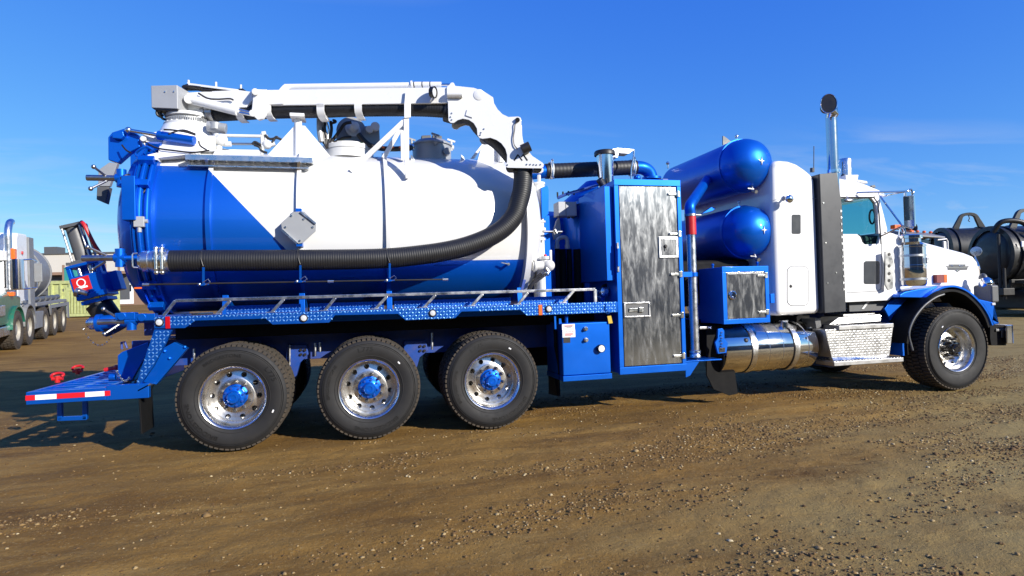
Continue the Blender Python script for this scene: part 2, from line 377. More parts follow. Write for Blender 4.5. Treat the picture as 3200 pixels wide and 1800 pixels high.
# loose gravel lying on the dirt
def gravel():
    n0 = 230000; rs = np.random.RandomState(5)
    # density falls with distance from the front edge of the yard
    y = -5.4+rs.rand(n0)**1.35*8.0; x = CX+(rs.rand(n0)*2-1)*(1.6+(y-CY)*1.02)+(y-CY)*.25
    d = .45*fbm(x*.8, y*1.6, 41, 4)+.55*fbm(x*.35+y*.2, y*2.1-x*.25, 57, 3)+.018*(x-2)-.02*(y+2)
    keep = rs.rand(n0) < np.clip((d-.44)*4.2, .03, 1)
    x, y = x[keep], y[keep]; n = len(x)
    sz = .0038+.0105*rs.rand(n)**2.8
    sz[rs.rand(n) < .006] *= 2.0
    z = rise(x, y)+relief(x, y)-.008
    base = np.array([(1,0,0),(-1,0,0),(0,1,0),(0,-1,0),(0,0,1),(.6,.6,.55),(-.6,.6,.5),(-.6,-.6,.55),(.6,-.6,.5),(0,0,-.6)])
    fc = np.array([(0,5,8),(5,0,2),(5,2,4),(2,6,4),(6,2,1),(6,1,7),(6,7,4),(7,1,3),(7,3,8),(7,8,4),(8,3,0),(8,5,4)])
    a = rs.rand(n)*6.283; ca, sa = np.cos(a), np.sin(a)
    sc = np.stack([sz*(.8+.7*rs.rand(n)), sz*(.7+.5*rs.rand(n)), sz*(.45+.5*rs.rand(n))], -1)
    b = base[None]*(1+.35*(rs.rand(n, 10, 1)-.5))*sc[:, None]
    v = np.stack([b[..., 0]*ca[:, None]-b[..., 1]*sa[:, None]+x[:, None], b[..., 0]*sa[:, None]+b[..., 1]*ca[:, None]+y[:, None], b[..., 2]+z[:, None]+sz[:, None]*.1], -1)
    f = (fc[None]+(np.arange(n)*10)[:, None, None]).reshape(-1, 3)
    me = bpy.data.meshes.new('gravel'); me.vertices.add(n*10); me.vertices.foreach_set('co', v.astype(np.float32).ravel())
    me.loops.add(f.size); me.loops.foreach_set('vertex_index', f.ravel().astype(np.int32)); me.polygons.add(len(f)); me.polygons.foreach_set('loop_start', np.arange(0, f.size, 3, dtype=np.int32))
    me.update(calc_edges=True)
    m = bpy.data.materials.new('stone'); m.use_nodes = True; t = m.node_tree; bs = t.nodes['Principled BSDF']
    ge = t.nodes.new('ShaderNodeNewGeometry'); cr = t.nodes.new('ShaderNodeValToRGB'); t.links.new(ge.outputs['Random Per Island'], cr.inputs[0])
    e = cr.color_ramp.elements; e[0].position = 0; e[0].color = (0.0774, 0.03956, 0.01032, 1); e[1].position = 1; e[1].color = (0.473, 0.387, 0.2236, 1)
    for p, c in ((.4, (0.129, 0.07052, 0.01892, 1)), (.78, (0.2236, 0.1359, 0.04472, 1)), (.96, (0.344, 0.2494, 0.1118, 1))): q = cr.color_ramp.elements.new(p); q.color = c
    t.links.new(cr.outputs[0], bs.inputs['Base Color']); bs.inputs['Roughness'].default_value = .85
    me.materials.append(m); o = bpy.data.objects.new('gravel', me); COL.objects.link(o); tag(o, 'loose small gravel scattered over the dirt yard', 'gravel', kind='stuff')
gravel()

# ================================================================== VACUUM TRUCK
T = empty('vacuum_truck', (0, 0, 0)); tag(T, 'blue and white vacuum tanker truck with folded suction boom over its tank', 'truck')
HW = 1.25                                # half width, centre line of the truck
# ------------------------------------------------------------------ wheels
def rim_mesh(mb, r_in=.118):
    prof = [(.296, .075), (.300, .03), (.309, .012), (.314, .002), (.310, -.004), (.303, .0), (.292, .016), (.283, .035), (.280, .10), (.276, .135), (.262, .155)]
    mb.lathe(prof, (0,0,0), (0,1,0), 64)
    dd = lambda r: .155-.02*max(0, min(1, (.262-r)/.09))-(0.012*max(0, min(1, (.175-r)/.012)))
    n = 10; K = 20
    r0, r1, rc, rh = .172, .262, .220, .0265
    for s in range(n):                   # disc with ten real hand holes
        a0 = 2*math.pi*s/n; da = 2*math.pi/n
        outer = []; hole = []; m = K//4
        for k in range(m): outer.append((a0-da/2+da*k/m, r0))
        for k in range(m): outer.append((a0+da/2, r0+(r1-r0)*k/m))
        for k in range(m): outer.append((a0+da/2-da*k/m, r1))
        for k in range(m): outer.append((a0-da/2, r1-(r1-r0)*k/m))
        pt = lambda a, r, e=0: (r*math.cos(a), dd(r)+e, r*math.sin(a))
        for (a, r) in outer:
            t = math.atan2(r-rc, (a-a0)*rc); rr = rc+rh*math.sin(t); aa = a0+rh*math.cos(t)/rc; hole.append((aa, rr))
        v = [pt(*q) for q in outer]+[pt(*q) for q in hole]+[pt(*q, .02) for q in hole]
        f = [(k, (k+1) % K, K+(k+1) % K, K+k) for k in range(K)]+[(K+k, K+(k+1) % K, 2*K+(k+1) % K, 2*K+k) for k in range(K)]
        mb.add(v, f)
    mb.lathe([(.172, .135), (.168, .122), (.160, .120), (r_in, .120), (r_in, .2)], (0,0,0), (0,1,0), 60)
    mb.lathe([(.276, .17), (.05, .3)], (0,0,0), (0,1,0), 40)       # brake drum behind the holes
    return mb
def tyre_prof(Ro, Wd, rb=.298):
    k = Ro-.53
    return [(rb, .03), (rb+.012, .012), (.345, -.004), (.39+k*.4, -.016), (.44+k*.7, -.018), (.478+k, -.010), (.487+k, -.002), (.500+k, .004), (.515+k, .028), (.517+k, Wd/2), (.515+k, Wd-.03), (.50+k, Wd-.004), (.44+k, Wd+.018), (.38, Wd+.012), (rb, Wd-.03)]
def tread_mesh(Ro, Wd, n=64, rows=4):
    mb = MB(); ang = 2*math.pi/n; ri = Ro-.028
    for k in range(n):
        for r in range(rows):
            a = ang*(k+(.5 if r % 2 else 0)); w0 = .0+Wd*r/rows+.004; w1 = Wd*(r+1)/rows-.010
            h = ang*(.37 if r in (0, rows-1) else .33); v = []
            edge = (r == 0, r == rows-1)
            for (aa, ww, rr) in ((a-h, w0, ri), (a+h, w0, ri), (a+h, w1, ri), (a-h, w1, ri), (a-h*.92, w0, Ro-.012*edge[0]), (a+h*.92, w0, Ro-.012*edge[0]), (a+h*.92, w1, Ro-.012*edge[1]), (a-h*.92, w1, Ro-.012*edge[1])):
                sh = .25*h*math.sin(ww*40)
                v.append((rr*math.cos(aa+sh), ww, rr*math.sin(aa+sh)))
            mb.add(v, [(4,5,6,7),(0,1,5,4),(1,2,6,5),(2,3,7,6),(3,0,4,7)])
    return mb.mesh('tread', 20)
def ring_text(mb, txt, size, rad, ang, y=-.0175, ext=.002, k=1.25):
    v, f = textmesh(txt, size, ext)
    out = []
    for p in v:                          # letters stand with their feet towards the hub
        a = ang-p.x*k/rad; r = rad+p.y; out.append((r*math.cos(a), y-p.z, r*math.sin(a)))
    mb.add(out, f)
def make_wheel(Ro, Wd, dual, hubmat, words):
    w = rim_mesh(MB()).build('wheel', 'wheel_polish', T, ang=30)
    ty = MB().lathe(tyre_prof(Ro, Wd), (0,0,0), (0,1,0), 96)
    for rr in (.345, .455+Ro-.53, .47+Ro-.53): ty.lathe([(rr-.003, -.008), (rr, -.0195 if rr > .4 else -.009), (rr+.003, -.008)], (0,0,0), (0,1,0), 96)
    ty.build('tyre', 'rubber', w, ang=50)
    td = bpy.data.objects.new('tread', tread_mesh(Ro, Wd)); td.data.materials.append(MAT['tread_rubber']); COL.objects.link(td); td.parent = w
    for (tx, sz, rd, an) in words:
        lm = MB(); ring_text(lm, tx, sz, rd, an); lm.build('sidewall_lettering', 'lettering', w, ang=20)
    if dual:
        MB().lathe([(r, h+.335) for r, h in tyre_prof(Ro, Wd)], (0,0,0), (0,1,0), 64).build('inner_tyre', 'rubber', w, ang=50)
        c = td.copy(); COL.objects.link(c); c.location = (0, .335, 0); c.name = 'inner_tread'
    hb = MB().lathe([(.118, .13), (.118, .112), (.104, .105), (.102, .072), (.100, .048), (.078, .044), (.064, .036), (.060, .002), (.052, -.010), (.028, -.012), (.024, -.006), (1e-4, -.006)], (0,0,0), (0,1,0), 40)
    h = hb.build('hub', hubmat, w)
    ln = MB().lathe([(.021, .122), (.021, .108), (.0165, .105), (.0165, .078), (.011, .070), (.011, .055), (1e-4, .055)], (0,0,0), (0,1,0), 6).mesh('lug_nut', 20); ln.materials.append(MAT['lug_steel'])
    for k in range(10):
        a = 2*math.pi*(k+.5)/10; o = bpy.data.objects.new('lug_nut', ln); COL.objects.link(o); o.parent = w; o.location = (.142*math.cos(a), 0, .142*math.sin(a))
    bm = MB().lathe([(.012, .046), (.012, .030), (1e-4, .029)], (0,0,0), (0,1,0), 6).mesh('hub_bolt', 20); bm.materials.append(MAT['blue_chassis' if hubmat == 'blue' else hubmat])
    for k in range(8):
        a = 2*math.pi*k/8; o = bpy.data.objects.new('hub_bolt', bm); COL.objects.link(o); o.parent = w; o.location = (.087*math.cos(a), 0, .087*math.sin(a))
    MB().obox((.4*math.cos(R(52)), -.018, .4*math.sin(R(52))), (.0115, 0, -.009), (0, .004, 0), (.004, 0, .0055)).build('balance_patch', 'tape_white', w)
    return w
AX = [0.0, 1.309, 2.618, 9.059]
wr = make_wheel(.53, .27, True, 'blue', [('BRIDGESTONE', .058, .415, R(-68)), ('L775', .066, .415, R(106)), ('BRIDGESTONE', .045, .415, R(178))])
wr.location = (AX[0], 0, .53); wr.rotation_euler = (0, R(75), 0)
for x, a in ((AX[1], R(12)), (AX[2], R(-8))):
    c = copy_tree(wr, T); c.location = (x, 0, .53); c.rotation_euler = (0, a, 0)
wf = make_wheel(.565, .40, False, 'black_gloss', []); wf.location = (AX[3], -.01, .565); wf.rotation_euler = (0, R(-78), 0)
for ch in wf.children:
    if ch.name.startswith('hub') and 'bolt' not in ch.name: pass
for src, x, h in ((wr, AX[0], .53), (wr, AX[1], .53), (wr, AX[2], .53), (wf, AX[3], .565)):
    c = copy_tree(src, T); c.location = (x, 2*HW, h); c.rotation_euler = (0, 0, math.pi)

# ------------------------------------------------------------------ chassis
ch = MB()
for y in (.80, 1.62):
    ch.box(-1.15, 9.95, y, y+.08, .80, 1.09)
ch.box(-.9, -.8, .88, 1.62, .8, 1.05); ch.box(4.0, 4.1, .88, 1.62, .8, 1.05); ch.box(9.6, 9.8, .88, 1.62, .8, 1.05)
chassis = ch.build('chassis_frame', 'blue_chassis', T, bev=.006)
for x in AX[:3]:
    a = MB().cyl((x, .3, .53), (x, 2.2, .53), .075, n=20); a.sphere((x, 1.25, .53), .22, 20)
    a.build('axle', 'grey_dark', chassis)
    MB().box(x-.18, x+.18, .70, .80, .62, .70).cyl((x+.22, .75, .55), (x+.22, .75, .95), .085, n=16).build('air_spring', 'black', chassis)
MB().cyl((AX[3], .3, .50), (AX[3], 2.2, .50), .06).box(8.6, 9.5, .78, .88, .60, .68).build('front_axle', 'grey_dark', chassis)
for (k, a0, a1, b0, b1) in ((0, 895, 958, 1078, 1152), (0, 1262, 1332, 1066, 1135)):      # suspension hanger brackets between the wheels
    p = [P(k, a0, b0, .72), P(k, a1, b0-2, .72), P(k, a1+6, b0+30, .72), P(k, a1-20, b1-18, .72), P(k, a1-35, b1+35, .72), P(k, a0-4, b1+40, .72)]
    h = MB().prism(p, (0, .09, 0)).build('suspension_hanger', 'blue_chassis', chassis, bev=.01)
    for i in (0, 1):
        for j in (0, 1):
            c = P(k, a1-18+i*13, b0+16+j*14, .70); bt = MB().cyl(c, c+Vector((0, .03, 0)), .016, n=8).build('bolt', 'black', T)
for k, a, b0, b1 in ((0, 905, 1078, 1140), (0, 985, 1072, 1112), (0, 1000, 1070, 1100), (0, 1350, 1040, 1092), (0, 607, 1090, 1130)):
    p0, p1 = P(k, a, b0, .70), P(k, a, b1, .70)
    MB().cyl(p0, p1, .014, n=8).build('brake_rod', 'aluminium', T)
# subframe and tray blackened to stand in for the gloom behind the wheels
MB().box(-.62, 4.0, .42, 2.08, 1.10, 1.30).build('body_subframe', 'flap_rubber_and_shade', T, bev=.01)
MB().box(3.05, 6.9, .95, 2.2, .55, 1.1).build('gearbox_tray', 'flap_rubber_and_shade', T, bev=.02)

# ------------------------------------------------------------------ tank
TZ, TR = 2.305, .925
XA, XB = -.835, 3.19
def cylpt(k, a, b, rad=TR):              # where a pixel's ray meets the tank shell
    d = ray(k, a, b); o = C0-Vector((0, HW, TZ)); A = d.y**2+d.z**2; Bq = o.y*d.y+o.z*d.z; Cq = o.y**2+o.z**2-rad**2
    disc = Bq*Bq-A*Cq
    t = (-Bq-math.sqrt(max(disc, 0)))/A; return C0+d*t
tm = mat('tank_paint', (.66, .66, .645), .22, 0, .7, var=.02, vs=1.5, rvar=.08)
def tank_nodes(m):
    t = m.node_tree; b = t.nodes['Principled BSDF']; L = t.links.new
    tc = t.nodes.new('ShaderNodeTexCoord'); sp = t.nodes.new('ShaderNodeSeparateXYZ'); L(tc.outputs['Object'], sp.inputs[0])
    def mth(op, a, c):
        n = t.nodes.new('ShaderNodeMath'); n.operation = op
        for i, q in enumerate((a, c)):
            if isinstance(q, (int, float)): n.inputs[i].default_value = q
            else: L(q, n.inputs[i])
        return n.outputs[0]
    p0, p1 = cylpt(0, 649, 526), cylpt(0, 893, 779)
    sl = (p1.x-p0.x)/(p1.z-p0.z)
    left = mth('LESS_THAN', sp.outputs[0], mth('ADD', mth('MULTIPLY', mth('SUBTRACT', sp.outputs[2], p0.z), sl), p0.x))
    zt = cylpt(0, 600, 520).z
    left = mth('MULTIPLY', left, mth('LESS_THAN', sp.outputs[2], zt))
    low = mth('LESS_THAN', sp.outputs[2], cylpt(0, 1560, 812).z)
    f = mth('MAXIMUM', left, mth('MULTIPLY', low, mth('LESS_THAN', sp.outputs[0], XB-.06)))
    src = b.inputs['Base Color'].links[0].from_socket
    mx = t.nodes.new('ShaderNodeMix'); mx.data_type = 'RGBA'; L(f, mx.inputs[0]); L(src, mx.inputs[6]); mx.inputs[7].default_value = (.0005, .108, .55, 1); L(mx.outputs[2], b.inputs['Base Color']); L(mth('MULTIPLY', f, .55), b.inputs['Metallic'])
    L(mth('ADD', mth('MULTIPLY', f, .16), .22), b.inputs['Roughness'])
tank_nodes(tm)
tk = MB().lathe([(TR, XA), (TR, XB), (TR-.03, XB+.06), (TR-.12, XB+.16), (TR-.35, XB+.25), (TR-.6, XB+.29), (1e-4, XB+.30)], (0, HW, TZ), (1, 0, 0), 128)
tank = tk.build('tank', 'tank_paint', T, ang=50)
ribx = [cylpt(0, 651, 700).x, cylpt(0, 934, 590).x, cylpt(0, 1212, 700).x]
for i, x in enumerate(ribx):
    MB().lathe([(TR-.01, x-.022), (TR+.045, x-.022), (TR+.045, x+.022), (TR-.01, x+.022)], (0, HW, TZ), (1, 0, 0), 128).build('rib', 'tank_paint', tank, ang=40)
MB().lathe([(TR-.01, XB-.05), (TR+.075, XB-.05), (TR+.075, XB+.02), (TR-.01, XB+.02)], (0, HW, TZ), (1, 0, 0), 128).build('front_flange', 'white', tank, ang=40)
for x in (ribx[0]+.12, ribx[1], ribx[2], XB-.12):     # cradle legs under the shell
    p = [(x-.03, .36, 1.36), (x+.03, .36, 1.36), (x+.03, .50, 1.85), (x-.03, .50, 1.85)]
    MB().loft([[Vector((x-.03, y, 1.33)), Vector((x+.03, y, 1.33)), Vector((x+.03, y+o, 1.60-(y-.3)*.4)), Vector((x-.03, y+o, 1.60-(y-.3)*.4))] for y, o in ((.42, .03), (.75, .03))]).build('cradle', 'blue', T, bev=.004)
# rear door
rd = MB().lathe([(TR+.05, XA-.055), (TR+.05, XA-.13), (TR-.01, XA-.135), (TR-.02, XA-.16), (TR-.06, XA-.24), (TR-.2, XA-.33), (TR-.45, XA-.39), (1e-4, XA-.41)], (0, HW, TZ), (1, 0, 0), 128).build('rear_door', 'blue', T, ang=50)
MB().lathe([(TR-.01, XA+.06), (TR+.06, XA+.06), (TR+.06, XA+.035), (TR+.035, XA+.03), (TR+.035, XA-.015), (TR+.07, XA-.018), (TR+.07, XA-.052), (TR-.02, XA-.055)], (0, HW, TZ), (1, 0, 0), 128).build('rear_flange', 'blue', tank, ang=35)
for x, r0 in ((XA-.10, .06),):
    MB().lathe([(TR+r0, x-.012), (TR+r0+.02, x), (TR+r0, x+.012)], (0, HW, TZ), (1, 0, 0), 96).build('door_seam', 'blue', tank)

# ------------------------------------------------------------------ raised-lug tread plate
def inside(pt, poly):
    x, y = pt; c = False; n = len(poly)
    for i in range(n):
        x0, y0 = poly[i]; x1, y1 = poly[(i+1) % n]
        if (y0 > y) != (y1 > y) and x < (x1-x0)*(y-y0)/(y1-y0)+x0: c = not c
    return c
def lugs(poly2, o, eu, ev, en, pitch=.066, L=.017, Wd=.0072, H=.0032, marg=.012):
    """little raised lozenges all over a flat polygon given in (u, v) of a plane"""
    mb = MB(); us = [p[0] for p in poly2]; vs = [p[1] for p in poly2]
    o, eu, ev, en = Vector(o), Vector(eu), Vector(ev), Vector(en)
    j = 0; v = min(vs)+marg
    while v < max(vs)-marg*.5:
        i = 0; u = min(us)+marg
        while u < max(us):
            if inside((u, v), poly2) and inside((u-marg*.7, v), poly2) and inside((u+marg*.7, v), poly2) and inside((u, v+marg*.7), poly2) and inside((u, v-marg*.7), poly2):
                a = R(45) if (i+j) % 2 else R(-45)
                d = eu*math.cos(a)+ev*math.sin(a); s = ev*math.cos(a)-eu*math.sin(a); c = o+eu*u+ev*v
                mb.add([c-d*L, c+s*Wd, c+d*L, c-s*Wd, c-d*L*.35+en*H, c+d*L*.35+en*H], [(0,3,4),(3,2,5,4),(2,1,5),(1,0,4,5)])
            u += pitch*.5; i += 1
        v += pitch*.5; j += 1
    return mb
# ------------------------------------------------------------------ side skirt of tread plate
SK = [(4,715,1130),(4,715,1245),(4,1025,1240),(4,1130,1165),(4,1835,1145),(4,1905,1205),(4,2475,1185),(5,215,1112),(5,850,1098),(5,925,1162),(5,1425,1140),(5,1490,1075),(5,2080,1058),(5,2145,1115),(7,935,565),(7,935,460)]
sk2 = [P(*q, 0) for q in SK]
for q in sk2: q.y = 0
ztop = 1.351
sk2[0].z = ztop; sk2[-1].z = ztop
skirt = MB().prism(sk2, (0, .012, 0)).build('side_skirt', 'blue_tread', T, bev=.002)
pol = [(q.x, q.z) for q in sk2]
lugs(pol, (0, 0, 0), (1,0,0), (0,0,1), (0,-1,0)).build('tread_lugs', 'blue_lug_glint', skirt, ang=180)['kind'] = 'stuff'
for q in (0,):
    MB().box(sk2[0].x, sk2[-1].x, .013, .42, ztop-.010, ztop).build('catwalk_deck', 'blue_tread', T, bev=.002)
    MB().box(sk2[0].x+.01, sk2[-1].x-.01, .40, .44, ztop-.12, ztop+.0).build('deck_stringer', 'blue', T)
for (k, a0, a1, b0, b1, k2) in ((4, 1440, 2190, 1005, 1075, 4), (5, -40, 710, 990, 1050, 5), (5, 810, 1985, 940, 1020, 5), (5, 2105, 2560, 925, 990, 5)):
    x0, x1 = P(k, a0, b1, .22).x, P(k, a1, b1, .22).x
    t_ = MB().box(x0, x1, .22, .235, ztop+.002, ztop+.085).build('toe_board', 'blue_tread', T, bev=.002)
    lugs([(x0, ztop), (x1, ztop), (x1, ztop+.085), (x0, ztop+.085)], (0, .22, 0), (1,0,0), (0,0,1), (0,-1,0)).build('tread_lugs', 'blue_lug_glint', t_, ang=180)['kind'] = 'stuff'
# diagonal rear strut
st = [P(1, 873, 778, .003), P(1, 975, 780, .003), P(1, 868, 985, .003), P(1, 775, 1118, .003), P(1, 752, 1140, .003)]
for q in st: q.y = .003
so = MB().prism(st, (0, .05, 0)).build('rear_strut', 'blue_tread', T, bev=.003)
lugs([(q.x, q.z) for q in st], (0, .003, 0), (1,0,0), (0,0,1), (0,-1,0)).build('tread_lugs', 'blue_lug_glint', so, ang=180)['kind'] = 'stuff'
# second strut plate behind it, running down to the rail
MB().prism([P(1, 985, 850, .30), P(1, 1060, 885, .30), P(1, 885, 1090, .30), P(1, 800, 1075, .30), P(1, 930, 880, .30)], (0, .08, 0)).build('strut_gusset', 'blue', T, bev=.004)
# hand rail
def ry(k, a, b): return P(k, a, b, .06)
rail = [ry(4,810,1105), ry(4,930,968), ry(7,705,333)]
z_r = (rail[1].z+rail[2].z)/2; rail[1].z = z_r; rail[2].z = z_r
rl = MB().bar(rail[1], rail[2], .035, .032).bar(Vector((rail[0].x, .06, ztop+.004)), rail[1], .03, .03, (0,1,0)).bar(rail[2], Vector((rail[2].x, .06, ztop+.004)), .034, .03, (0,1,0)).build('hand_rail', 'aluminium', T, bev=.004)
for q0, q1 in (((4,1350,1090),(4,1480,965)), ((4,1895,1075),(4,2020,955)), ((5,110,1055),(5,220,935)), ((5,620,1040),(5,740,925)), ((5,1110,1025),(5,1225,905)), ((5,1590,1010),(5,1700,895)), ((5,2055,995),(5,2155,885)), ((7,385,465),(7,485,360))):
    a, b = ry(*q0), ry(*q1); a.z = ztop+.004; b.z = z_r-.014
    MB().bar(a, b, .03, .028, (0,1,0)).box(a.x-.05, a.x+.04, .035, .085, ztop+.002, ztop+.012).build('rail_brace', 'aluminium', rl, bev=.003)
# marker lamps and reflectors on the skirt
for q in ((4,768,1183),(4,2220,1140),(5,1197,1090),(5,2365,1048)):
    c = P(*q, -.002)
    o = MB().lathe([(.040, 0), (.040, .012), (.034, .018), (.031, .018)], c, (0,-1,0), 28).build('marker_lamp', 'black', T)
    MB().lathe([(.031, .014), (.026, .020), (1e-4, .024)], c, (0,-1,0), 24).build('lamp_lens', 'lens', o)
for q, m in (((4,853,1185), 'red_lens'), ((5,2281,1058), 'orange')):
    c = P(*q, 0); MB().box(c.x-.021, c.x+.021, -.010, -.002, c.z-.058, c.z+.058).build('reflector', m, T, bev=.003)

# ------------------------------------------------------------------ big suction hose on the side
def ribbed(path, r, pitch=.024, depth=.0022, n=28):
    path = catmull(path, 10); out = [path[0]]; acc = 0
    seg = [0]
    for i in range(1, len(path)): seg.append(seg[-1]+(path[i]-path[i-1]).length)
    tot = seg[-1]; m = int(tot/(pitch/4)); pts = []; rr = []; j = 0
    for i in range(m+1):
        s = tot*i/m
        while j < len(seg)-2 and seg[j+1] < s: j += 1
        t = (s-seg[j])/max(1e-9, seg[j+1]-seg[j]); pts.append(path[j].lerp(path[j+1], t))
        ph = (s/pitch) % 1; rr.append(r-depth*(1 if ph < .25 else .15*math.sin(ph*6)))
    return MB().tube(pts, rr, n)
HY = .165
hp = [(4,880,566),(4,1400,560),(4,2100,556),(5,100,552),(5,500,546),(5,800,533),(5,1070,505),(5,1290,474),(5,1500,428),(5,1690,362),(5,1830,292),(5,1940,208),(5,2025,100),(3,2066,1325),(3,2096,1210),(3,2107,1090),(3,2105,985)]
hpts = [P(*q, HY) for q in hp]
for i, d in ((-4, .0), (-3, .0), (-2, .005), (-1, .01)): hpts[i] = P(*hp[i], HY+d)
ribbed(hpts, .108).build('suction_hose', 'hose', T, ang=60)
hx0 = hpts[0].x; hz = hpts[0].z
xx = lambda a: P(4, a, 560, HY).x
cp = MB().lathe([(.06, xx(570)), (.085, xx(572)), (.090, xx(600)), (.104, xx(612)), (.106, xx(670)), (.098, xx(678)), (.098, xx(700)), (.11, xx(705)), (.112, xx(735)), (.104, xx(740)), (.104, xx(890))], (0, HY, hz), (1,0,0), 40).build('hose_coupling', 'aluminium', T)
MB().tube([(xx(575), HY-.07, hz+.075), (xx(535), HY-.08, hz+.072), (xx(528), HY-.085, hz+.06), (xx(528), HY-.085, hz-.05), (xx(535), HY-.08, hz-.062), (xx(575), HY-.07, hz-.065)], .008, 8).build('coupling_handle', 'aluminium', cp)
for a in (770, 828):
    x = xx(a); MB().lathe([(.108, x-.022), (.121, x-.022), (.121, x+.022), (.108, x+.022)], (0, HY, hz), (1,0,0), 40).build('hose_clamp', 'zinc', cp)
    MB().cyl((x, HY-.112, hz+.085), (x, HY-.112, hz-.085), .016, n=12).sphere((x, HY-.10, hz+.12), .024, 12).sphere((x, HY-.10, hz-.115), .024, 12).cyl((x, HY-.10, hz+.13), (x, HY-.112, hz+.08), .018, n=10).cyl((x, HY-.10, hz-.13), (x, HY-.112, hz-.08), .018, n=10).build('clamp_bolt', 'zinc', cp)
# straps and bungee brackets holding the hose
for (a, b0, b1, k) in ((1210, 630, 800, 4), (2185, 610, 770, 4), (765, 590, 760, 5)):
    p0, p1 = P(k, a, b0, .06), P(k, a, b1, .10)
    s = MB().bar(p0, p1, .022, .02, (0,1,0)).bar(p1+Vector((-.06, .0, -.01)), p1+Vector((.05, 0, .0)), .012, .015).build('hose_bracket', 'blue', T, bev=.003)
    z0 = hz; MB().tube([(p0.x-.02, HY+.1, z0+.06), (p0.x-.03, HY, z0+.114), (p0.x-.028, HY-.07, z0+.088), (p0.x-.02, HY-.114, z0+.01), (p0.x, .05, p0.z+.01)], .006, 8).build('bungee_cord', 'black', s)
    MB().tube([p1+Vector((.0, -.02, .02)), p1+Vector((.05, -.03, .05)), p1+Vector((.07, -.03, .02)), p1+Vector((.02, -.03, -.01))], .004, 6).sphere(p1+Vector((-.03, -.02, 0)), .016, 10).build('strap_hook', 'zinc', s)
# wash wand clipped below the hose
w0, w1 = P(4, 620, 803, .12), P(5, 1350, 750, .12)
wd = MB().cyl(w0, w1, .0085, n=10).build('wash_wand', 'black', T)
for q in ((4,632,803),(5,172,770),(5,1325,752),(4,2490,770)):
    c = P(*q, .12); MB().cyl(c-Vector((.03, 0, 0)), c+Vector((.03, 0, -.0)), .016, n=10).build('wand_fitting', 'zinc', wd)
MB().box(P(4,515,838,.26).x, P(4,590,838,.26).x, .255, .262, P(4,515,838,.26).z-.008, P(4,515,838,.26).z+.008).build('orange_tag', 'orange', T)
a = cylpt(5, 1205, 605); b = cylpt(5, 1535, 590)
MB().prism([a, P(5,1340,580,a.y), P(5,1535,575,a.y), P(5,1535,605,a.y), a+Vector((.02, 0, -.01))], (0, .1, 0)).build('hose_shelf', 'blue', T)
c = cylpt(5, 1950, 600); MB().cyl(c, c+Vector((0,-.06,0)), .016, n=12).bar(c+Vector((0,-.06,0)), c+Vector((-.09,-.06,.02)), .008, .01).build('drain_cock', 'zinc', T)

# ------------------------------------------------------------------ tank rear: clamps, brackets, conduits
def tclamp(k, a, b, y, L, rods, name='door_clamp'):
    c = P(k, a, b, y)
    o = MB().cyl(c-Vector((L, 0, 0)), c, .030, n=16).build(name, 'steel', T, bev=.003)
    MB().cyl(c, c+Vector((.10, 0, 0)), .045, n=16).cyl(c+Vector((.05, -.0, -.09)), c+Vector((.05, 0, .09)), .045, n=14).cyl(c+Vector((.08, 0, 0)), c+Vector((.26, .03, 0)), .024, n=12).build('clamp_boss', 'blue', o)
    for (a1, b1, a2, b2, yy) in rods:
        p, q = P(k, a1, b1, y), P(k, a2, b2, y+yy); MB().cyl(p, q, .012, n=8).sphere(q, .023, 10).build('clamp_handle', 'steel', o)
tclamp(2, 330, 1085, .42, .26, [(235,1070,105,970,-.12),(240,1110,75,1190,-.12)])
tclamp(4, 315, 535, .28, .28, [(245,515,45,425,-.1),(220,575,95,650,.1)])
tclamp(4, 430, 1172, .42, .25, [(365,1150,205,1050,-.1),(360,1205,215,1300,-.1)])
# vertical clamp bars following the door flange
for off, r, w_ in ((-.045, .075, .02), (.02, .06, .018)):
    pts = [Vector((XA+off, HW-(TR+r)*math.cos(R(t)), TZ+(TR+r)*math.sin(R(t)))) for t in range(-48, 52, 6)]
    MB().tube(pts, w_, 10).build('door_bar', 'blue', T)
# hinge lug plates along the flange
for t in (-56, -38, 22, 40, 58, 76):
    c = Vector((XA-.03, HW-(TR+.10)*math.cos(R(t)), TZ+(TR+.10)*math.sin(R(t)))); rad = Vector((0, -math.cos(R(t)), math.sin(R(t))))
    MB().obox(c, (.075, 0, 0), rad*.035, Vector((0, math.sin(R(t)), math.cos(R(t))))*.035).build('flange_lug', 'blue', T, bev=.006)
c0 = P(4, 455, 50, .20); MB().box(c0.x-.06, c0.x+.06, .20, .34, c0.z-.10, c0.z+.34).build('wiring_box', 'blue', T, bev=.006)
c0 = P(4, 565, 175, .25); jb = MB().box(c0.x-.045, c0.x+.05, .22, .30, c0.z-.05, c0.z+.055).build('junction_box', 'grey_box', T, bev=.006)
MB().cyl((c0.x, .25, c0.z-.05), (c0.x, .25, c0.z-.10), .02, n=12).cyl((c0.x+.05, .25, c0.z+.01), (c0.x+.075, .25, c0.z+.01), .02, n=12).build('cable_gland', 'grey_box', jb)
def pts_on(seq, lift=.02):
    out = []
    for q in seq: p = cylpt(*q); n = Vector((0, p.y-HW, p.z-TZ)).normalized(); out.append(p+n*lift)
    return out
cd = MB().tube(catmull([P(2,520,840,.75), P(2,560,880,.6)]+pts_on([(2,640,950),(2,685,1060),(2,680,1160),(2,650,1280),(2,635,1420),(4,632,60),(4,628,200),(4,632,330),(4,628,400)])+[P(4,600,425,.30), P(4,570,390,.27), P(4,562,320,.26), P(4,562,265,.25)], 6), .011, 8).build('conduit_pipe', 'blue', T)
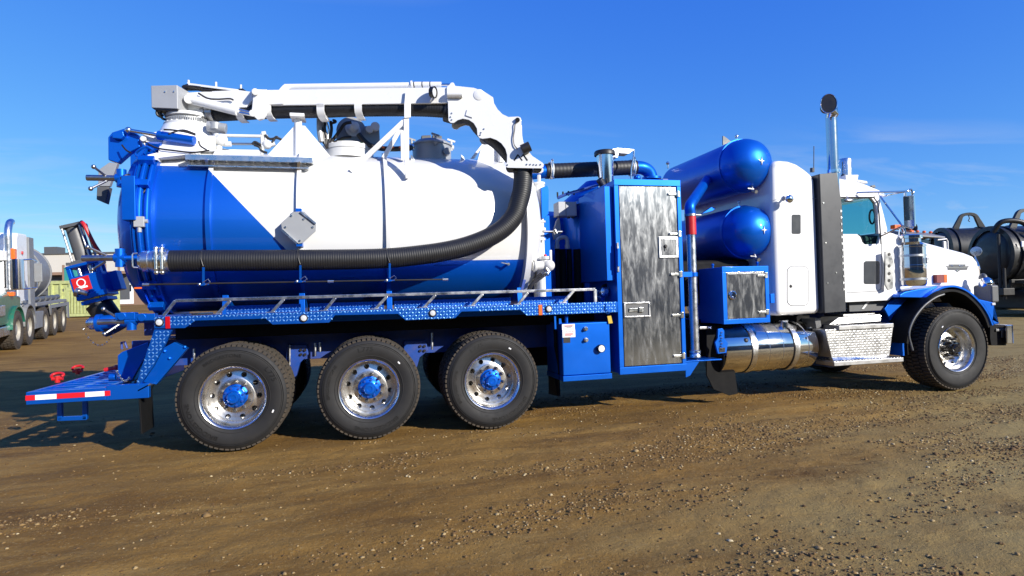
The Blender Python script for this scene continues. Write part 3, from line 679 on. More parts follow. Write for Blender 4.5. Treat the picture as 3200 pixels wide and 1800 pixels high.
for q in ((2,640,1145),(2,650,1400),(4,655,45),(4,652,390)):
    c = pts_on([q], .018)[0]; MB().obox(c, (.022, 0, 0), (0, .012, 0), (0, 0, .018)).build('pipe_clip', 'zinc', cd, bev=.003)
MB().tube(catmull([P(2,500,1380,.3), P(2,560,1280,.3), P(2,630,1190,.33), P(2,640,1080,.4)], 6), .006, 6).build('black_cable', 'black', T)
c0 = P(2, 455, 1115, .25); MB().cyl(c0+Vector((-.03, -.0, .05)), c0+Vector((.03, 0, -.06)), .05, .05, n=18).build('rear_lamp', 'black', T, bev=.006)
# grey lamp bracket standing off the door
lb_ = MB().prism([P(2,a,b,.75) for a, b in ((175,985),(262,925),(345,935),(300,1060),(262,1165),(150,1165),(152,1010))], (0, .06, 0)).build('lamp_bracket', 'grey_paint', T, bev=.004)
MB().prism([P(2,a,b,.73) for a, b in ((138,1170),(258,1170),(222,1338),(132,1298))], (0, .10, 0)).build('bracket_shade_side', 'grey_dark', lb_, bev=.006)  # lower part of the bracket box, its shadow side put into a darker grey
# top hinge and door ram
p = [P(2,248,672,.8), P(2,290,622,.8), P(2,445,572,.8), P(2,482,598,.8), P(2,560,650,.8), P(2,570,770,.8), P(2,470,820,.8), P(2,345,930,.8), P(2,250,900,.8)]
MB().prism(p, (0, .10, 0)).build('door_hinge', 'blue', T, bev=.01)
p = [q+Vector((0, .62, 0)) for q in p]; MB().prism(p, (0, .10, 0)).build('door_hinge', 'blue', T, bev=.01)
p = [P(2,290,625,.74), P(2,400,610,.74), P(2,410,660,.74), P(2,380,690,.74), P(2,290,680,.74)]; MB().prism(p, (0, .05, 0)).build('hinge_cheek', 'blue', T, bev=.008)
ra, rb, rc = P(2, 455, 602, .76), P(2, 755, 652, .70), P(2, 1120, 708, .62)
rm = MB().cyl(rb, rc, .048, n=24).build('door_ram', 'blue', T, bev=.005)
MB().cyl(ra, rb, .02, n=16).build('ram_rod', 'chrome', rm); MB().sphere(ra, .035, 14).build('ram_eye', 'zinc', rm)
p = [P(2,560,690,.78), P(2,600,650,.78), P(2,790,600,.78), P(2,800,690,.78), P(2,770,765,.78), P(2,620,760,.78)]
MB().prism(p, (0, .06, 0)).build('pivot_arm', 'white', T, bev=.01); c0 = P(2, 612, 693, .77); MB().cyl(c0, c0+Vector((0, -.03, 0)), .03, n=16).build('pivot_pin', 'white_rough', T, bev=.004)
# hydraulic lines at the rear top
for seq, m in (([(2,620,720,.7),(2,740,780,.6),(2,900,805,.55),(2,1100,825,.52),(2,1270,805,.55)], 'black'), ([(2,810,595,.6),(2,900,600,.6),(2,1030,620,.6),(2,1130,650,.6)], 'black'), ([(2,860,640,.62),(2,1000,600,.7),(2,1130,640,.7)], 'black'), ([(2,390,750,.7),(2,430,800,.68),(2,480,830,.66)], 'black'), ([(2,700,800,.5),(2,640,770,.5),(2,580,790,.5),(2,530,840,.52),(2,560,880,.5)], 'blue'), ([(2,1160,710,.6),(2,1180,760,.6),(2,1240,800,.55)], 'black')):
    MB().tube(catmull([P(*q) for q in seq], 6), .009 if m == 'black' else .014, 8).build('hydraulic_line', m, T)
# ------------------------------------------------------------------ boom pedestal
c = P(2, 1065, 520, 1.25); px_, pz_ = c.x, c.z
def lz(prof, name, m, ctr=None, n=48, par=T, **k):
    cx_, cy_ = ctr or (px_, 1.25); return MB().lathe(prof, (cx_, cy_, 0), (0,0,1), n).build(name, m, par, **k)
bz = P(2, 1065, 585, 1.25).z
lz([(.40, TZ+TR-.12), (.36, TZ+TR+.06), (.30, bz-.06), (.27, bz)], 'pedestal', 'white')
ped = lz([(.1, bz), (.262, bz), (.262, bz+.028), (.2, bz+.03), (.2, pz_+.03), (.235, pz_+.035), (.235, pz_+.07), (.1, pz_+.07)], 'slew_ring', 'white_rough')
gt = MB()
for k in range(64):
    a = 2*math.pi*k/64; d = Vector((math.cos(a), math.sin(a), 0)); t = Vector((-d.y, d.x, 0))
    gt.obox(Vector((px_, 1.25, bz+.055))+d*.22, d*.018, t*.006, (0,0,.028))
gt.build('gear_teeth', 'grey_paint', ped)
for k in range(24):
    a = 2*math.pi*k/24; o = Vector((px_+.248*math.cos(a), 1.25+.248*math.sin(a), bz-.012)); MB().cyl(o, o+Vector((0,0,.05)), .011, n=6).build('ring_bolt', 'white_rough', ped)
p = [P(2,1120,650,.80), P(2,1320,655,.80), P(2,1320,812,.80), P(2,1120,812,.80)]; MB().prism(p, (0, .35, 0)).build('valve_block', 'white', T, bev=.01)
MB().prism([P(2,760,770,.62), P(2,800,700,.8), P(2,1120,705,.75), P(2,1130,830,.55), P(2,1000,850,.5), P(2,745,880,.5)], (0, .5, 0)).build('pedestal_base', 'white', T, bev=.01)
MB().prism([P(2,640,850,.5), P(2,745,825,.5), P(2,745,900,.47), P(2,700,895,.47)], (0, .2, 0)).build('top_flange_cap', 'white', T, bev=.004)
# slew motor
MB().cyl(P(2,1250,560,1.0), P(2,1440,590,1.0), .06, n=20).cyl(P(2,1330,530,1.0), P(2,1330,600,1.0), .07, n=20).build('slew_motor', 'grey_paint', T, bev=.005)
MB().prism([P(2,1240,560,1.0), P(2,1300,535,1.0), P(2,1400,590,1.0), P(2,1290,620,1.0)], (0, .12, 0)).build('motor_bracket', 'grey_paint', T, bev=.004)
# ------------------------------------------------------------------ boom
def PBs(seq, off): return [PB(*q, off) for q in seq]
boom = MB().prism(PBs([(2,1845,195),(3,1345,168),(3,1345,330),(2,1850,352)], .115), -BN*.23).build('boom', 'white', T, bev=.008)
MB().prism(PBs([(2,1560,195),(2,1700,215),(2,1700,300),(2,1640,372),(2,1200,388),(2,1010,400),(2,1010,225),(2,1150,215)], .10), -BN*.20).build('boom_root', 'white', boom, bev=.008)
MB().prism(PBs([(2,1040,118),(2,1080,128),(2,1560,190),(2,1560,208),(2,1060,150)], .06), -BN*.12).build('link_bar', 'white', boom, bev=.003)
for q in ((2,1060,128),(2,1337,148),(2,1587,175)): c = PB(*q, .02); MB().cyl(c-Vector((0,0,.03)), c+Vector((0,0,.035)), .012, n=10).build('grease_fitting', 'white_rough', boom)
for i, seq in enumerate(([(2,1000,170),(2,1060,150),(2,1150,160),(2,1250,190),(2,1400,195),(2,1560,205)], [(2,1005,190),(2,1070,190),(2,1160,190),(2,1230,205)], [(2,1010,205),(2,1100,175),(2,1200,200),(2,1300,205)], [(2,1010,160),(2,1100,165),(2,1180,175)])):
    MB().tube(catmull(PBs(seq, .03+.03*i), 6), .018, 8).build('hydraulic_hose', 'black', boom)
MB().tube(catmull(PBs([(2,1160,230),(2,1250,280),(2,1350,290),(2,1470,285),(2,1510,297)], .13), 6), .010, 8).build('hydraulic_hose', 'black', boom)
MB().prism(PBs([(2,1530,190),(2,1600,180),(2,1640,205),(2,1530,205)], .05), -BN*.1).build('valve_cover', 'black', boom)
lc = MB().cyl(PB(2,1075,292,.16), PB(2,1555,412,.16), .052, n=24).build('lift_cylinder', 'white', boom, bev=.004)
for d in (0, 1): MB().cyl(PB(2,1560,395+28*d,.16), PB(2,1715,432+22*d,.16), .016, n=12).build('cylinder_rod', 'chrome', lc)
MB().cyl(PB(2,1060,290,.22), PB(2,1060,290,-.2), .05, n=20).build('cylinder_pin', 'white_rough', lc, bev=.006)
kn = MB().prism(PBs([(2,1705,195),(2,1720,188),(2,1845,190),(2,1850,300),(2,1830,440),(2,1800,485),(2,1755,497),(2,1690,440),(2,1705,300)], .17), -BN*.05).build('knuckle_plate', 'white', boom, bev=.006)
MB().prism(PBs([(2,1845,195),(2,2030,205),(2,2050,290),(2,2005,338),(2,1850,345)], .135), -BN*.02).build('reinforcing_plate', 'white', boom, bev=.006)
for q in ((2,1730,215),(2,1705,430)): MB().cyl(PB(*q, .21), PB(*q, -.2), .038, n=18).build('knuckle_pin', 'white_rough', boom, bev=.006)
MB().prism(PBs([(2,1965,195),(2,2010,145),(2,2040,142),(2,2065,165),(2,2040,195)], .06), -BN*.12).build('ram_lug', 'white', boom, bev=.004)
e0, e1, e2, e3 = PB(2,2030,165,.0), PB(3,985,148,0), PB(3,1000,145,0), PB(3,1285,145,0)
ex = MB().cyl(e0, e1, .032, n=20).build('extension_ram', 'white', boom)
MB().cyl(e2, e3, .034, n=20).cyl(e1, e2, .05, n=20).build('ram_sleeve', 'white', ex)
for a in (1013, 1096, 1175): c = PB(3, a, 145, 0); MB().cyl(c-BD*.006, c+BD*.006, .0355, n=20).build('ram_band', 'black', ex)
MB().cyl(e3, PB(3,1390,145,0), .015, n=12).build('ram_rod', 'chrome', ex)
# turret and control box
MB().loft([PBs([(2,905,490),(2,1185,478)], .16)+PBs([(2,1185,478),(2,905,490)], -.16), PBs([(2,1000,400),(2,1215,390)], .10)+PBs([(2,1215,390),(2,1000,400)], -.10)]).build('turret', 'white', boom, bev=.006)
cb = MB().prism(PBs([(2,680,152),(2,945,146),(2,950,385),(2,685,375)], .30), -BN*.45).build('control_box', 'grey_box', T, bev=.008)
for q in ((2,825,215),(2,915,212)): c = PB(*q, .302); MB().cyl(c, c+BN*.008, .008, n=8).build('box_screw', 'zinc', cb)
MB().prism(PBs([(2,690,375),(2,950,385),(2,950,405),(2,720,398)], .28), -BN*.40).build('box_flange', 'black', cb)
for i, (a, b, m) in enumerate(((745,455,'black'),(785,480,'black'),(825,470,'grey_box'),(860,485,'grey_box'),(885,490,'grey_box'),(950,430,'black'),(765,440,'black'))):
    MB().tube(catmull([PB(2,a,395,.25-.05*i), PB(2,a-5,430,.25-.05*i), PB(2,a+10,b,.24-.05*i), PB(2,a+40,b+14,.2-.05*i)], 5), .014, 8).build('gland_cable', m, cb)
# hooks that carry the hose under the boom
def hook(k, a, b0, b1, wd_=.085):
    c = PB(k, a, b0, .125); zb = PB(k, a, b1, .0).z
    r0 = [(.125, c.z+.02), (.125, zb+.10), (.115, zb+.05), (.07, zb+.012), (.0, zb), (-.05, zb)]
    base = c-BN*.125; base.z = 0
    lo = []
    for o_, z_ in r0:
        q = base+BN*o_; lo.append([q-BD*wd_/2+Vector((0,0,z_)), q+BD*wd_/2+Vector((0,0,z_)), q+BD*wd_/2+Vector((0,0,z_))+(-BN*.012 if z_ > zb+.06 else Vector((0,0,.012))), q-BD*wd_/2+Vector((0,0,z_))+(-BN*.012 if z_ > zb+.06 else Vector((0,0,.012)))])
    MB().loft(lo).build('hose_hook', 'white', boom, ang=50)
for a in ((2,1560,430,520),(2,1850,360,505),(2,2385,350,492),(3,65,350,508),(3,445,345,495)): hook(*a)
# flexible hose running under the boom and round the elbow
hb = [PB(2,1215,430,0), PB(2,1330,436,0), PB(2,1600,425,0), PB(2,1900,410,0), PB(2,2400,400,0), PB(3,300,392,0), PB(3,700,385,0), PB(3,1100,387,0), PB(3,1350,402,0)]
ribbed(hb, .088, .03).build('boom_hose', 'hose', boom, ang=60)
MB().lathe([(.105, -.10), (.11, -.08), (.11, -.05), (.1, -.045), (.1, .0), (.11, .005), (.11, .04), (.09, .045)], PB(2,1300,435,0), BD, 32).build('hose_cuff', 'steel', boom)
MB().lathe([(.104, -.06), (.112, -.05), (.112, -.005), (.104, .0)], hpts[-1]+Vector((0,0,.0)), (0,0,1), 36).build('hose_cuff', 'black', T)
ribbed([PB(3,a,b,.0) for a, b in ((1330,415),(1420,438),(1520,432),(1620,470),(1690,560),(1765,632),(1850,690),(1930,765),(2005,855),(2075,930),(2105,985))], .116, .03).build('elbow_hose', 'hose', boom, ang=60)
EO = [(1340,165),(1365,145),(1380,125),(1395,119),(1410,125),(1425,155),(1615,175),(1720,215),(1805,270),(1815,330),(1850,390),(1900,440),(1960,468),(2060,463),(2080,472),(2089,492),(2090,560),(2095,640),(2110,720),(2150,800),(2200,860),(2305,930),(2316,945),(2312,970),(2290,986),(1955,980),(1935,970),(1932,950),(1945,920),(1946,850),(1930,790),(1890,735),(1840,700),(1780,678),(1700,688),(1668,680),(1648,650),(1643,585),(1610,530),(1560,497),(1500,485),(1450,500),(1412,528),(1378,527),(1356,505),(1350,300),(1340,280)]
for off in (.135, -.125):
    el = MB().prism([PB(3,a,b,off) if off > 0 else PB(3,a,b,.135)-BN*.26 for a, b in EO], -BN*.012).build('elbow_plate', 'white', boom, bev=.003)
    if off > 0:
        for (a, b) in ((1390,432),(1378,470),(1390,498),(1714,590),(1684,627),(1677,650),(2145,947),(2180,947),(2214,949),(2243,951),(2283,948),(1950,952)):
            c = PB(3,a,b,.136); MB().cyl(c, c+BN*.006, .0085, n=10).build('plate_bolt', 'steel', el)
        MB().cyl(PB(3,2052,498,.137), PB(3,2052,498,.16), .026, n=20).build('pivot_cap', 'black', el)
        MB().tube(catmull([PB(3,2050,505,.155), PB(3,2028,540,.155), PB(3,2022,600,.15), PB(3,2010,680,.15), PB(3,2020,750,.15), PB(3,2050,790,.15)], 6), .006, 6).build('lamp_cable', 'black', el)
        lp = MB().cyl(PB(3,2080,800,.17), PB(3,2165,765,.17), .052, n=24)
        MB().cyl(PB(3,2095,800,.18), PB(3,2178,762,.18), .056, .056, n=24).build('boom_tip_lamp', 'black', el, bev=.004)
        # twin-peak mark
        mk = MB()
        for (a1, b1, a2, b2, t_) in ((2018,908,2058,846,16),(2054,848,2100,908,13),(2090,874,2112,846,12),(2109,846,2152,908,15)):
            p_, q_ = Vector((a1, b1)), Vector((a2, b2)); d_ = (q_-p_).normalized(); n_ = Vector((-d_.y, d_.x))*t_/2
            mk.prism([PB(3,*(p_+n_), .1355), PB(3,*(q_+n_), .1355), PB(3,*(q_-n_), .1355), PB(3,*(p_-n_), .1355)], BN*.0015)
        mk.build('peaks_logo', 'black', el)
        # round pad and small cover plate on the elbow
        MB().lathe([(.062, 0), (.062, .004), (.058, .006), (1e-4, .006)], PB(3,1665,245,.135), BN, 32).build('hinge_pad', 'white', el)
        MB().prism([PB(3,1545,395,.135), PB(3,1615,405,.135), PB(3,1600,480,.135), PB(3,1528,455,.135)], BN*.012).build('cover_plate', 'white', el, bev=.003)
MB().cyl(PB(3,1345,240,.16), PB(3,1500,240,.16), .036, n=24).build('elbow_ram', 'white', boom, bev=.003)
for q in ((3,1975,985),(3,2255,990)): MB().cyl(PB(*q, .12), PB(*q, -.12), .045, n=24).build('guide_roller', 'black', boom, bev=.006)
wl = MB().lathe([(.03, -.035), (.060, -.022), (.066, .025), (.054, .027)], PB(3,1200,220,.19), Vector((.8, -.55, -.12)), 28).build('work_lamp', 'black', boom)
MB().lathe([(.055, .016), (1e-4, .022)], PB(3,1200,220,.19), Vector((.8, -.55, -.12)), 24).build('lamp_lens', 'lens', wl)
MB().cyl(PB(3,1195,270,.19), PB(3,1175,310,.12), .008, n=8).build('lamp_stalk', 'white', wl)

# ------------------------------------------------------------------ boom rests on the tank
def onboom(k, a, b): return PB(k, a, b, 0)
bp_ = PB(2, 2165, 700, 0); yb = bp_.y
rest = MB().prism([P(2,2125,556,yb), P(2,1850,856,yb), P(2,1850,930,yb), P(2,2500,930,yb), P(2,2500,880,yb), P(2,2230,556,yb)], (0, .016, 0)).build('boom_rest', 'white', T, bev=.003)
MB().cyl(P(2,2163,470,yb), P(2,2163,900,yb), .043, n=24).build('rest_post', 'white', rest)
MB().box(P(2,2090,475,yb).x, P(2,2235,475,yb).x, yb-.13, yb+.13, P(2,2160,488,yb).z-.005, P(2,2160,470,yb).z+.01).build('rest_saddle', 'white', rest, bev=.004)
fy = PB(3, 935, 400, .15).y
fr = MB().prism([P(3,925,205,fy), P(3,978,225,fy), P(3,978,472,fy), P(3,912,478,fy), P(3,912,340,fy)], (0, .02, 0)).build('boom_stand', 'white', T, bev=.004)
MB().prism([P(3,905,485,fy+.02), P(3,960,475,fy+.02), P(3,962,1080,fy+.02), P(3,925,1080,fy+.02)], (0, .06, 0)).build('stand_post', 'white', fr, bev=.004)
MB().prism([P(3,873,560,fy+.30), P(3,908,560,fy+.30), P(3,915,900,fy+.30), P(3,880,900,fy+.30)], (0, .06, 0)).build('stand_post', 'white', fr, bev=.004)
pa, pb2 = P(3, 935, 490, fy+.05), cylpt(3, 375, 1020)
MB().bar(pa, pb2, .055, .05, (0,1,0)).build('stand_brace', 'white', fr, bev=.004)
pa, pb2 = P(3, 925, 500, fy+.33), cylpt(3, 700, 900); pb2.y = fy+.33; MB().bar(pa, pb2, .05, .05, (0,1,0)).build('stand_brace', 'white', fr, bev=.004)
y2 = .78
fs = MB().prism([P(3,1580,885,y2), P(3,1705,727,y2), P(3,1725,727,y2), P(3,1620,885,y2)], (0, .03, 0)).build('front_rest', 'white', T, bev=.004)
MB().prism([P(3,1700,730,y2+.1), P(3,1850,722,y2+.1), P(3,1900,780,y2+.1), P(3,1930,960,y2+.1), P(3,1640,940,y2+.1)], (0, .03, 0)).cyl(P(3,1885,740,y2+.06), P(3,1885,930,y2+.06), .04, n=20).build('rest_plate', 'white', fs, bev=.004)
for q, h in (((3,1495,900), .07), ((3,990,905), .07)):
    c = cylpt(*q); MB().prism([c+Vector((-.015, 0, -.05)), c+Vector((-.012, 0, h)), c+Vector((.02, 0, h*.6)), c+Vector((.05, 0, -.05))], (0, .03, 0)).build('lifting_lug', 'white', tank, bev=.004)
# ------------------------------------------------------------------ walkway platform on the near shoulder of the tank
yw = .44
a, b, c, d = P(2,1025,845,yw), P(2,2305,878,yw), P(2,2305,935,yw), P(2,1025,890,yw)
zt_ = (a.z+b.z)/2; zb_ = (c.z+d.z)/2; x0, x1 = a.x, b.x
wk = MB().box(x0, x1, yw, yw+.006, zb_, zt_).box(x0, x0+.006, yw+.007, yw+.30, zb_, zt_).build('walkway', 'aluminium', T)
dk = MB(); nx_, ny_ = 84, 11
for i in range(nx_):
    for j in range(ny_):
        if (i % 3 == 1 and j % 2 == 1 and (i//3+j//2) % 2 == 0): continue
        xa, xb = x0+(x1-x0)*i/nx_, x0+(x1-x0)*(i+1)/nx_; ya, yb_ = yw+.008+.29*j/ny_, yw+.008+.29*(j+1)/ny_
        dk.add([(xa,ya,zb_+.02),(xb,ya,zb_+.02),(xb,yb_,zb_+.02),(xa,yb_,zb_+.02),(xa,ya,zb_+.026),(xb,ya,zb_+.026),(xb,yb_,zb_+.026),(xa,yb_,zb_+.026)], [(3,2,1,0),(4,5,6,7)])
dk.build('perforated_deck', 'aluminium', wk)
z3 = P(2,1300,940,yw).z
MB().box(x0+.01, x0+.01+(x1-x0)*.96, yw+.02, yw+.10, z3-.022, z3-.012).build('walkway_ledge', 'aluminium', wk)
for q0, q1 in (((2,1185,893),(2,1250,990)), ((2,2120,918),(2,2165,1045))):
    pA = P(*q0, yw-.01); pB = cylpt(*q1); MB().bar(pA, Vector((pA.x+.05, yw-.01, pA.z)), .02, .012).bar(Vector((pA.x+.05, yw-.01, pA.z+.006)), pB, .03, .012, (0,1,0)).build('walkway_bracket', 'aluminium', wk)
# rods and guard rails between pedestal and rest
for q0, q1, m, r in (((2,1400,655),(2,1790,662),'white_rough',.018), ((2,1470,740),(2,1790,740),'steel',.014), ((2,1400,808),(2,1790,815),'white_rough',.018), ((2,1400,828),(2,1790,832),'white_rough',.012), ((2,1800,640),(2,1803,845),'white_rough',.022)):
    MB().cyl(P(*q0, .95), P(*q1, .95), r, n=12).build('guard_rod', m, T)
vv = MB().cyl(P(2,1345,640,.9), P(2,1345,690,.9), .035, n=14).cyl(P(2,1320,700,.9), P(2,1440,730,.9), .045, n=16).sphere(P(2,1390,700,.9), .07, 14).cyl(P(2,1430,740,.88), P(2,1490,740,.88), .03, n=12).cyl(P(2,1370,760,.9), P(2,1370,830,.9), .03, n=12).cyl(P(2,1280,800,.88), P(2,1280,840,.88), .02, n=10).build('hydraulic_valve', 'white_rough', T, bev=.004)
MB().sphere(P(2,1850,745,.95), .055, 14).cyl(P(2,1800,770,.95), P(2,1930,735,.95), .03, n=12).cyl(P(2,1840,750,.95), P(2,1840,650,.95), .02, n=10).cyl(P(2,1800,640,.95), P(2,1840,635,.95), .03, n=12).build('relief_valve', 'white_rough', T)
for seq in ([(2,1830,650),(2,1880,690),(2,1950,680),(2,2000,700)], [(2,1720,750),(2,1770,770),(2,1800,810),(2,1850,830)], [(2,1900,730),(2,1940,670),(2,1970,690)], [(2,1700,745),(2,1730,720),(2,1790,755)]):
    MB().tube(catmull([P(*q, .93) for q in seq], 5), .014, 8).build('hydraulic_line', 'black', T)
# ------------------------------------------------------------------ tank-top fittings
c = P(3, 350, 800, 1.2); zz_ = TZ+TR
sh = lz([(.30, zz_-.05), (.30, c.z-.03), (.31, c.z-.03), (.31, c.z+.02), (.25, c.z+.022), (.25, c.z+.05), (1e-4, c.z+.05)], 'vacuum_outlet', 'white_rough', (c.x, 1.2))
for k in range(14):
    a = 2*math.pi*k/14; o = Vector((c.x+.285*math.cos(a), 1.2+.285*math.sin(a), c.z+.015)); MB().sphere(o, .022, 8).build('outlet_bolt', 'white_rough', sh)
c = P(3, 380, 610, 1.15); rl_ = MB().lathe([(1e-4, .14), (.175, .14), (.18, .12), (.18, .02), (.175, 0), (1e-4, 0)], c-Vector((0, 0, 0)), (0,1,0), 48).box(c.x-.18, c.x+.18, 1.152, 1.28, c.z-.20, c.z-.02).build('swing_housing', 'grey_paint', T, bev=.004)
MB().lathe([(.095, 0), (.095, .02), (.06, .03), (.05, .12), (1e-4, .13)], c+Vector((.02, 0, .02)), (.25,-1,.15), 28).build('actuator_hub', 'white_rough', rl_)
for (a, b, r_) in ((560,590,.045),(620,560,.055)):
    q = P(3,a,b,1.05); MB().cyl(q, q+Vector((0,.1,0)), r_, n=18).build('actuator_port', 'white_rough', rl_, bev=.01)
MB().prism([P(3,500,560,1.1), P(3,660,545,1.1), P(3,670,760,1.1), P(3,500,740,1.1)], (0, .2, 0)).build('actuator_body', 'grey_paint', rl_, bev=.012)
MB().tube(catmull([P(3,450,640,1.0), P(3,500,700,1.0), P(3,570,755,1.0), P(3,680,785,1.0), P(3,820,790,1.0), P(3,940,780,1.0), P(3,1000,775,1.05)], 6), .032, 12).build('air_hose', 'black', T)
for a, l in ((700,12),(785,22),(870,12)):
    MB().cyl(P(3,a-l,772,.967), P(3,a+l,772,.967), .012, n=8).build('hose_stripe', 'orange', T)
for a in (970, 1000): q = P(3,a,776,1.05); MB().lathe([(.036,-.012),(.042,-.012),(.042,.012),(.036,.012)], q, (1,0,0), 20).build('hose_clip', 'zinc', T)
for seq, m, r in (([(3,60,480),(3,75,560),(3,95,650),(3,110,740)],'black',.02), ([(3,120,500),(3,110,580),(3,130,680),(3,120,760)],'black',.018), ([(3,170,510),(3,180,590),(3,165,680),(3,140,750)],'black',.018), ([(3,190,500),(3,215,505),(3,220,520),(3,190,530),(3,170,540)],'black',.015), ([(3,380,520),(3,310,540),(3,260,610),(3,200,690),(3,120,770)],'black',.02), ([(3,380,670),(3,300,680),(3,220,720),(3,120,780)],'black',.018), ([(3,130,520),(3,150,600),(3,140,690)],'zinc',.012), ([(3,215,715),(3,300,718),(3,350,730)],'green',.010), ([(3,380,735),(3,450,740),(3,520,730)],'green',.010), ([(3,80,500),(3,100,540),(3,85,620),(3,120,700)],'zinc',.010), ([(3,60,470),(3,62,600),(3,80,720)],'grey_paint',.035)):
    MB().tube(catmull([P(*q, 1.0) for q in seq], 5), r, 8).build('control_hose', m, T)
c = P(3, 1190, 830, 1.25); c2 = P(3,1190,770,1.25).z; c3 = P(3,1190,692,1.25).z
hr = .245
ht = lz([(hr, zz_-.08), (hr, c2), (hr+.02, c2), (hr+.02, c2+.02), (hr-.01, c2+.03), (hr*.8, c2+(c3-c2)*.65), (hr*.45, c3-.01), (1e-4, c3)], 'manhole', 'grey_paint', (c.x, 1.25))
for a, t in ((1130, .25), (1240, -.2)):
    q = P(3,a,690,1.2); MB().obox(q, Vector((.06, 0, .02*t)), (0,.05,0), (0,0,.035)).build('lid_handle', 'grey_dark', ht, bev=.008)
for dx, dy in ((.255, 0), (-.255, 0), (.02, -.255)):
    q = Vector((c.x+dx, 1.25+dy, c2+.03)); MB().cyl(q-Vector((0,0,.07)), q+Vector((0,0,.06)), .014, n=8).bar(q+Vector((-.05,0,.075)), q+Vector((.05,0,.045)), .02, .022).cyl(q+Vector((-.02,0,-.03)), q+Vector((.03,0,-.03)), .03, n=12).build('wing_bolt', 'white_rough' if dx > .1 else 'grey_paint', ht)
q = P(3,1345,810,1.0); MB().cyl(q, q+Vector((0,.12,0)), .045, n=18).build('vent_stub', 'grey_paint', ht, bev=.004)
# placard holder
pc = [(4,2115,70),(4,2225,65),(4,2345,185),(4,2340,265),(4,2205,385),(4,2165,392),(4,2000,255),(4,1990,185)]
yp = cylpt(4, 2165, 230).y-.10
pl = MB().prism([P(*q, yp) for q in pc], (0, .012, 0)).build('placard_holder', 'grey_paint', T, bev=.003)
MB().bar(P(4,2000,252,yp-.01), P(4,2150,388,yp-.01), .02, .02, (0,1,0)).bar(P(4,2185,70,yp-.01), P(4,2340,190,yp-.01), .02, .02, (0,1,0)).build('placard_channel', 'aluminium', pl)
for q in ((4,2095,110),(4,2245,115),(4,2035,225),(4,2310,225),(4,2180,362),(4,2220,143)):
    c = P(*q, yp-.004); MB().cyl(c, c-Vector((0,.008,0)), .011, n=8).build('placard_rivet', 'zinc', pl)
c = P(4,2170,225,yp); MB().box(c.x-.03, c.x+.03, yp+.014, yp+.14, c.z-.2, c.z+.2).build('placard_bracket', 'blue', pl)

# ------------------------------------------------------------------ rear valves
gv0, gv1 = P(1, 560, 640, 1.15), P(1, 415, 185, 1.15); ga = (gv1-gv0).normalized(); gx_ = Vector((ga.z, 0, -ga.x)); gy_ = Vector((0,1,0))
L_ = (gv1-gv0).length; at = lambda t, u=0, v=0: gv0+ga*(L_*t)+gx_*u+gy_*v
gvz = MB().cyl(at(.55), at(.97), .082, n=28).build('valve_air_cylinder', 'grey_dark', T)
MB().obox(at(.98), ga*.018, gx_*.10, gy_*.10).build('cylinder_head', 'grey_dark', gvz, bev=.004)
MB().obox(at(.54), ga*.022, gx_*.10, gy_*.10).build('cylinder_head', 'grey_dark', gvz, bev=.004)
for u in (-.085, .085):
    for v in (-.085, .085): MB().cyl(at(.53, u, v), at(1.0, u, v), .012, n=8).build('tie_rod', 'steel', gvz)
MB().tube(catmull([at(.98,.13,-.13), at(.92,.16,-.16), at(.7,.19,-.16), at(.55,.22,-.14)], 5), .02, 8).build('air_line', 'red', gvz)
fr_ = MB().obox(at(.50), ga*.015, gx_*.15, gy_*.12).obox(at(.36), ga*.015, gx_*.15, gy_*.12).obox(at(.43,-.14,-.08), ga*.08, gx_*.02, gy_*.03).obox(at(.43,.14,-.08), ga*.08, gx_*.02, gy_*.03).obox(at(.43,0,.1), ga*.08, gx_*.14, gy_*.01).build('valve_yoke', 'blue', T, bev=.004)
MB().cyl(at(.36,-.06,-.05), at(.5,-.06,-.05), .02, n=12).cyl(at(.36,.05,-.05), at(.5,.05,-.05), .025, n=12).build('valve_stem', 'zinc', fr_)
MB().obox(at(.25), ga*.09, gx_*.16, gy_*.12).obox(at(.12,.02), ga*.03, gx_*.15, gy_*.16).obox(at(.05,.02), ga*.02, gx_*.13, gy_*.14).obox(at(.25,.12,.15), ga*.11, gx_*.12, gy_*.08).build('gate_valve', 'blue', T, bev=.006)
sgp = MB().obox(at(.275,-.05,-.126), ga*.075, gx_*.085, gy_*.003).build('warning_plate', 'red', T)
MB().lathe([(.035,0),(.045,.001),(.045,.003),(.035,.004)], at(.29,-.05,-.130), (0,-1,0), 24).obox(at(.235,-.05,-.131), ga*.010, gx_*.05, gy_*.001).build('plate_symbol', 'tape_white', sgp)
MB().cyl(P(1,440,560,1.0), P(1,500,575,1.0), .03, n=12).cyl(P(1,430,565,1.0), P(1,450,570,1.0), .05, n=14).build('valve_nozzle', 'steel', T)
MB().cyl(at(.02), at(-.35,.1), .13, n=24).build('discharge_neck', 'black', T)
MB().box(P(1,565,580,1.1).x-.02, P(1,565,580,1.1).x+.03, 1.0, 1.03, P(1,575,580,1.1).z-.04, P(1,575,580,1.1).z+.03).build('wood_tag', 'yellow', T)
lv = P(1, 585, 740, .9)
lo_ = MB().cyl(lv+Vector((-.05, 0, 0)), lv+Vector((.28, .1, .03)), .075, n=28).cyl(lv+Vector((-.06,0,0)), lv+Vector((-.01,0,0)), .095, n=28).build('drain_valve', 'blue', T, bev=.005)
cl_ = MB().lathe([(.06, 0), (.068, .02), (.068, .06), (.045, .07), (.045, .09), (1e-4, .09)], lv+Vector((-.06, 0, 0)), (-1,0,0), 24).build('drain_cap', 'zinc', T)
c = lv+Vector((-.17, -.02, -.06))
for i in range(15):
    t = i/14; q = c+Vector((.30*t, -.02, -.18*math.sin(math.pi*t)**.8))
    MB().lathe([(.006, -.003), (.010, 0), (.006, .003)], q, (1, 0, .3) if i % 2 else (0, 1, .3), 8).build('chain_link', 'zinc', cl_)
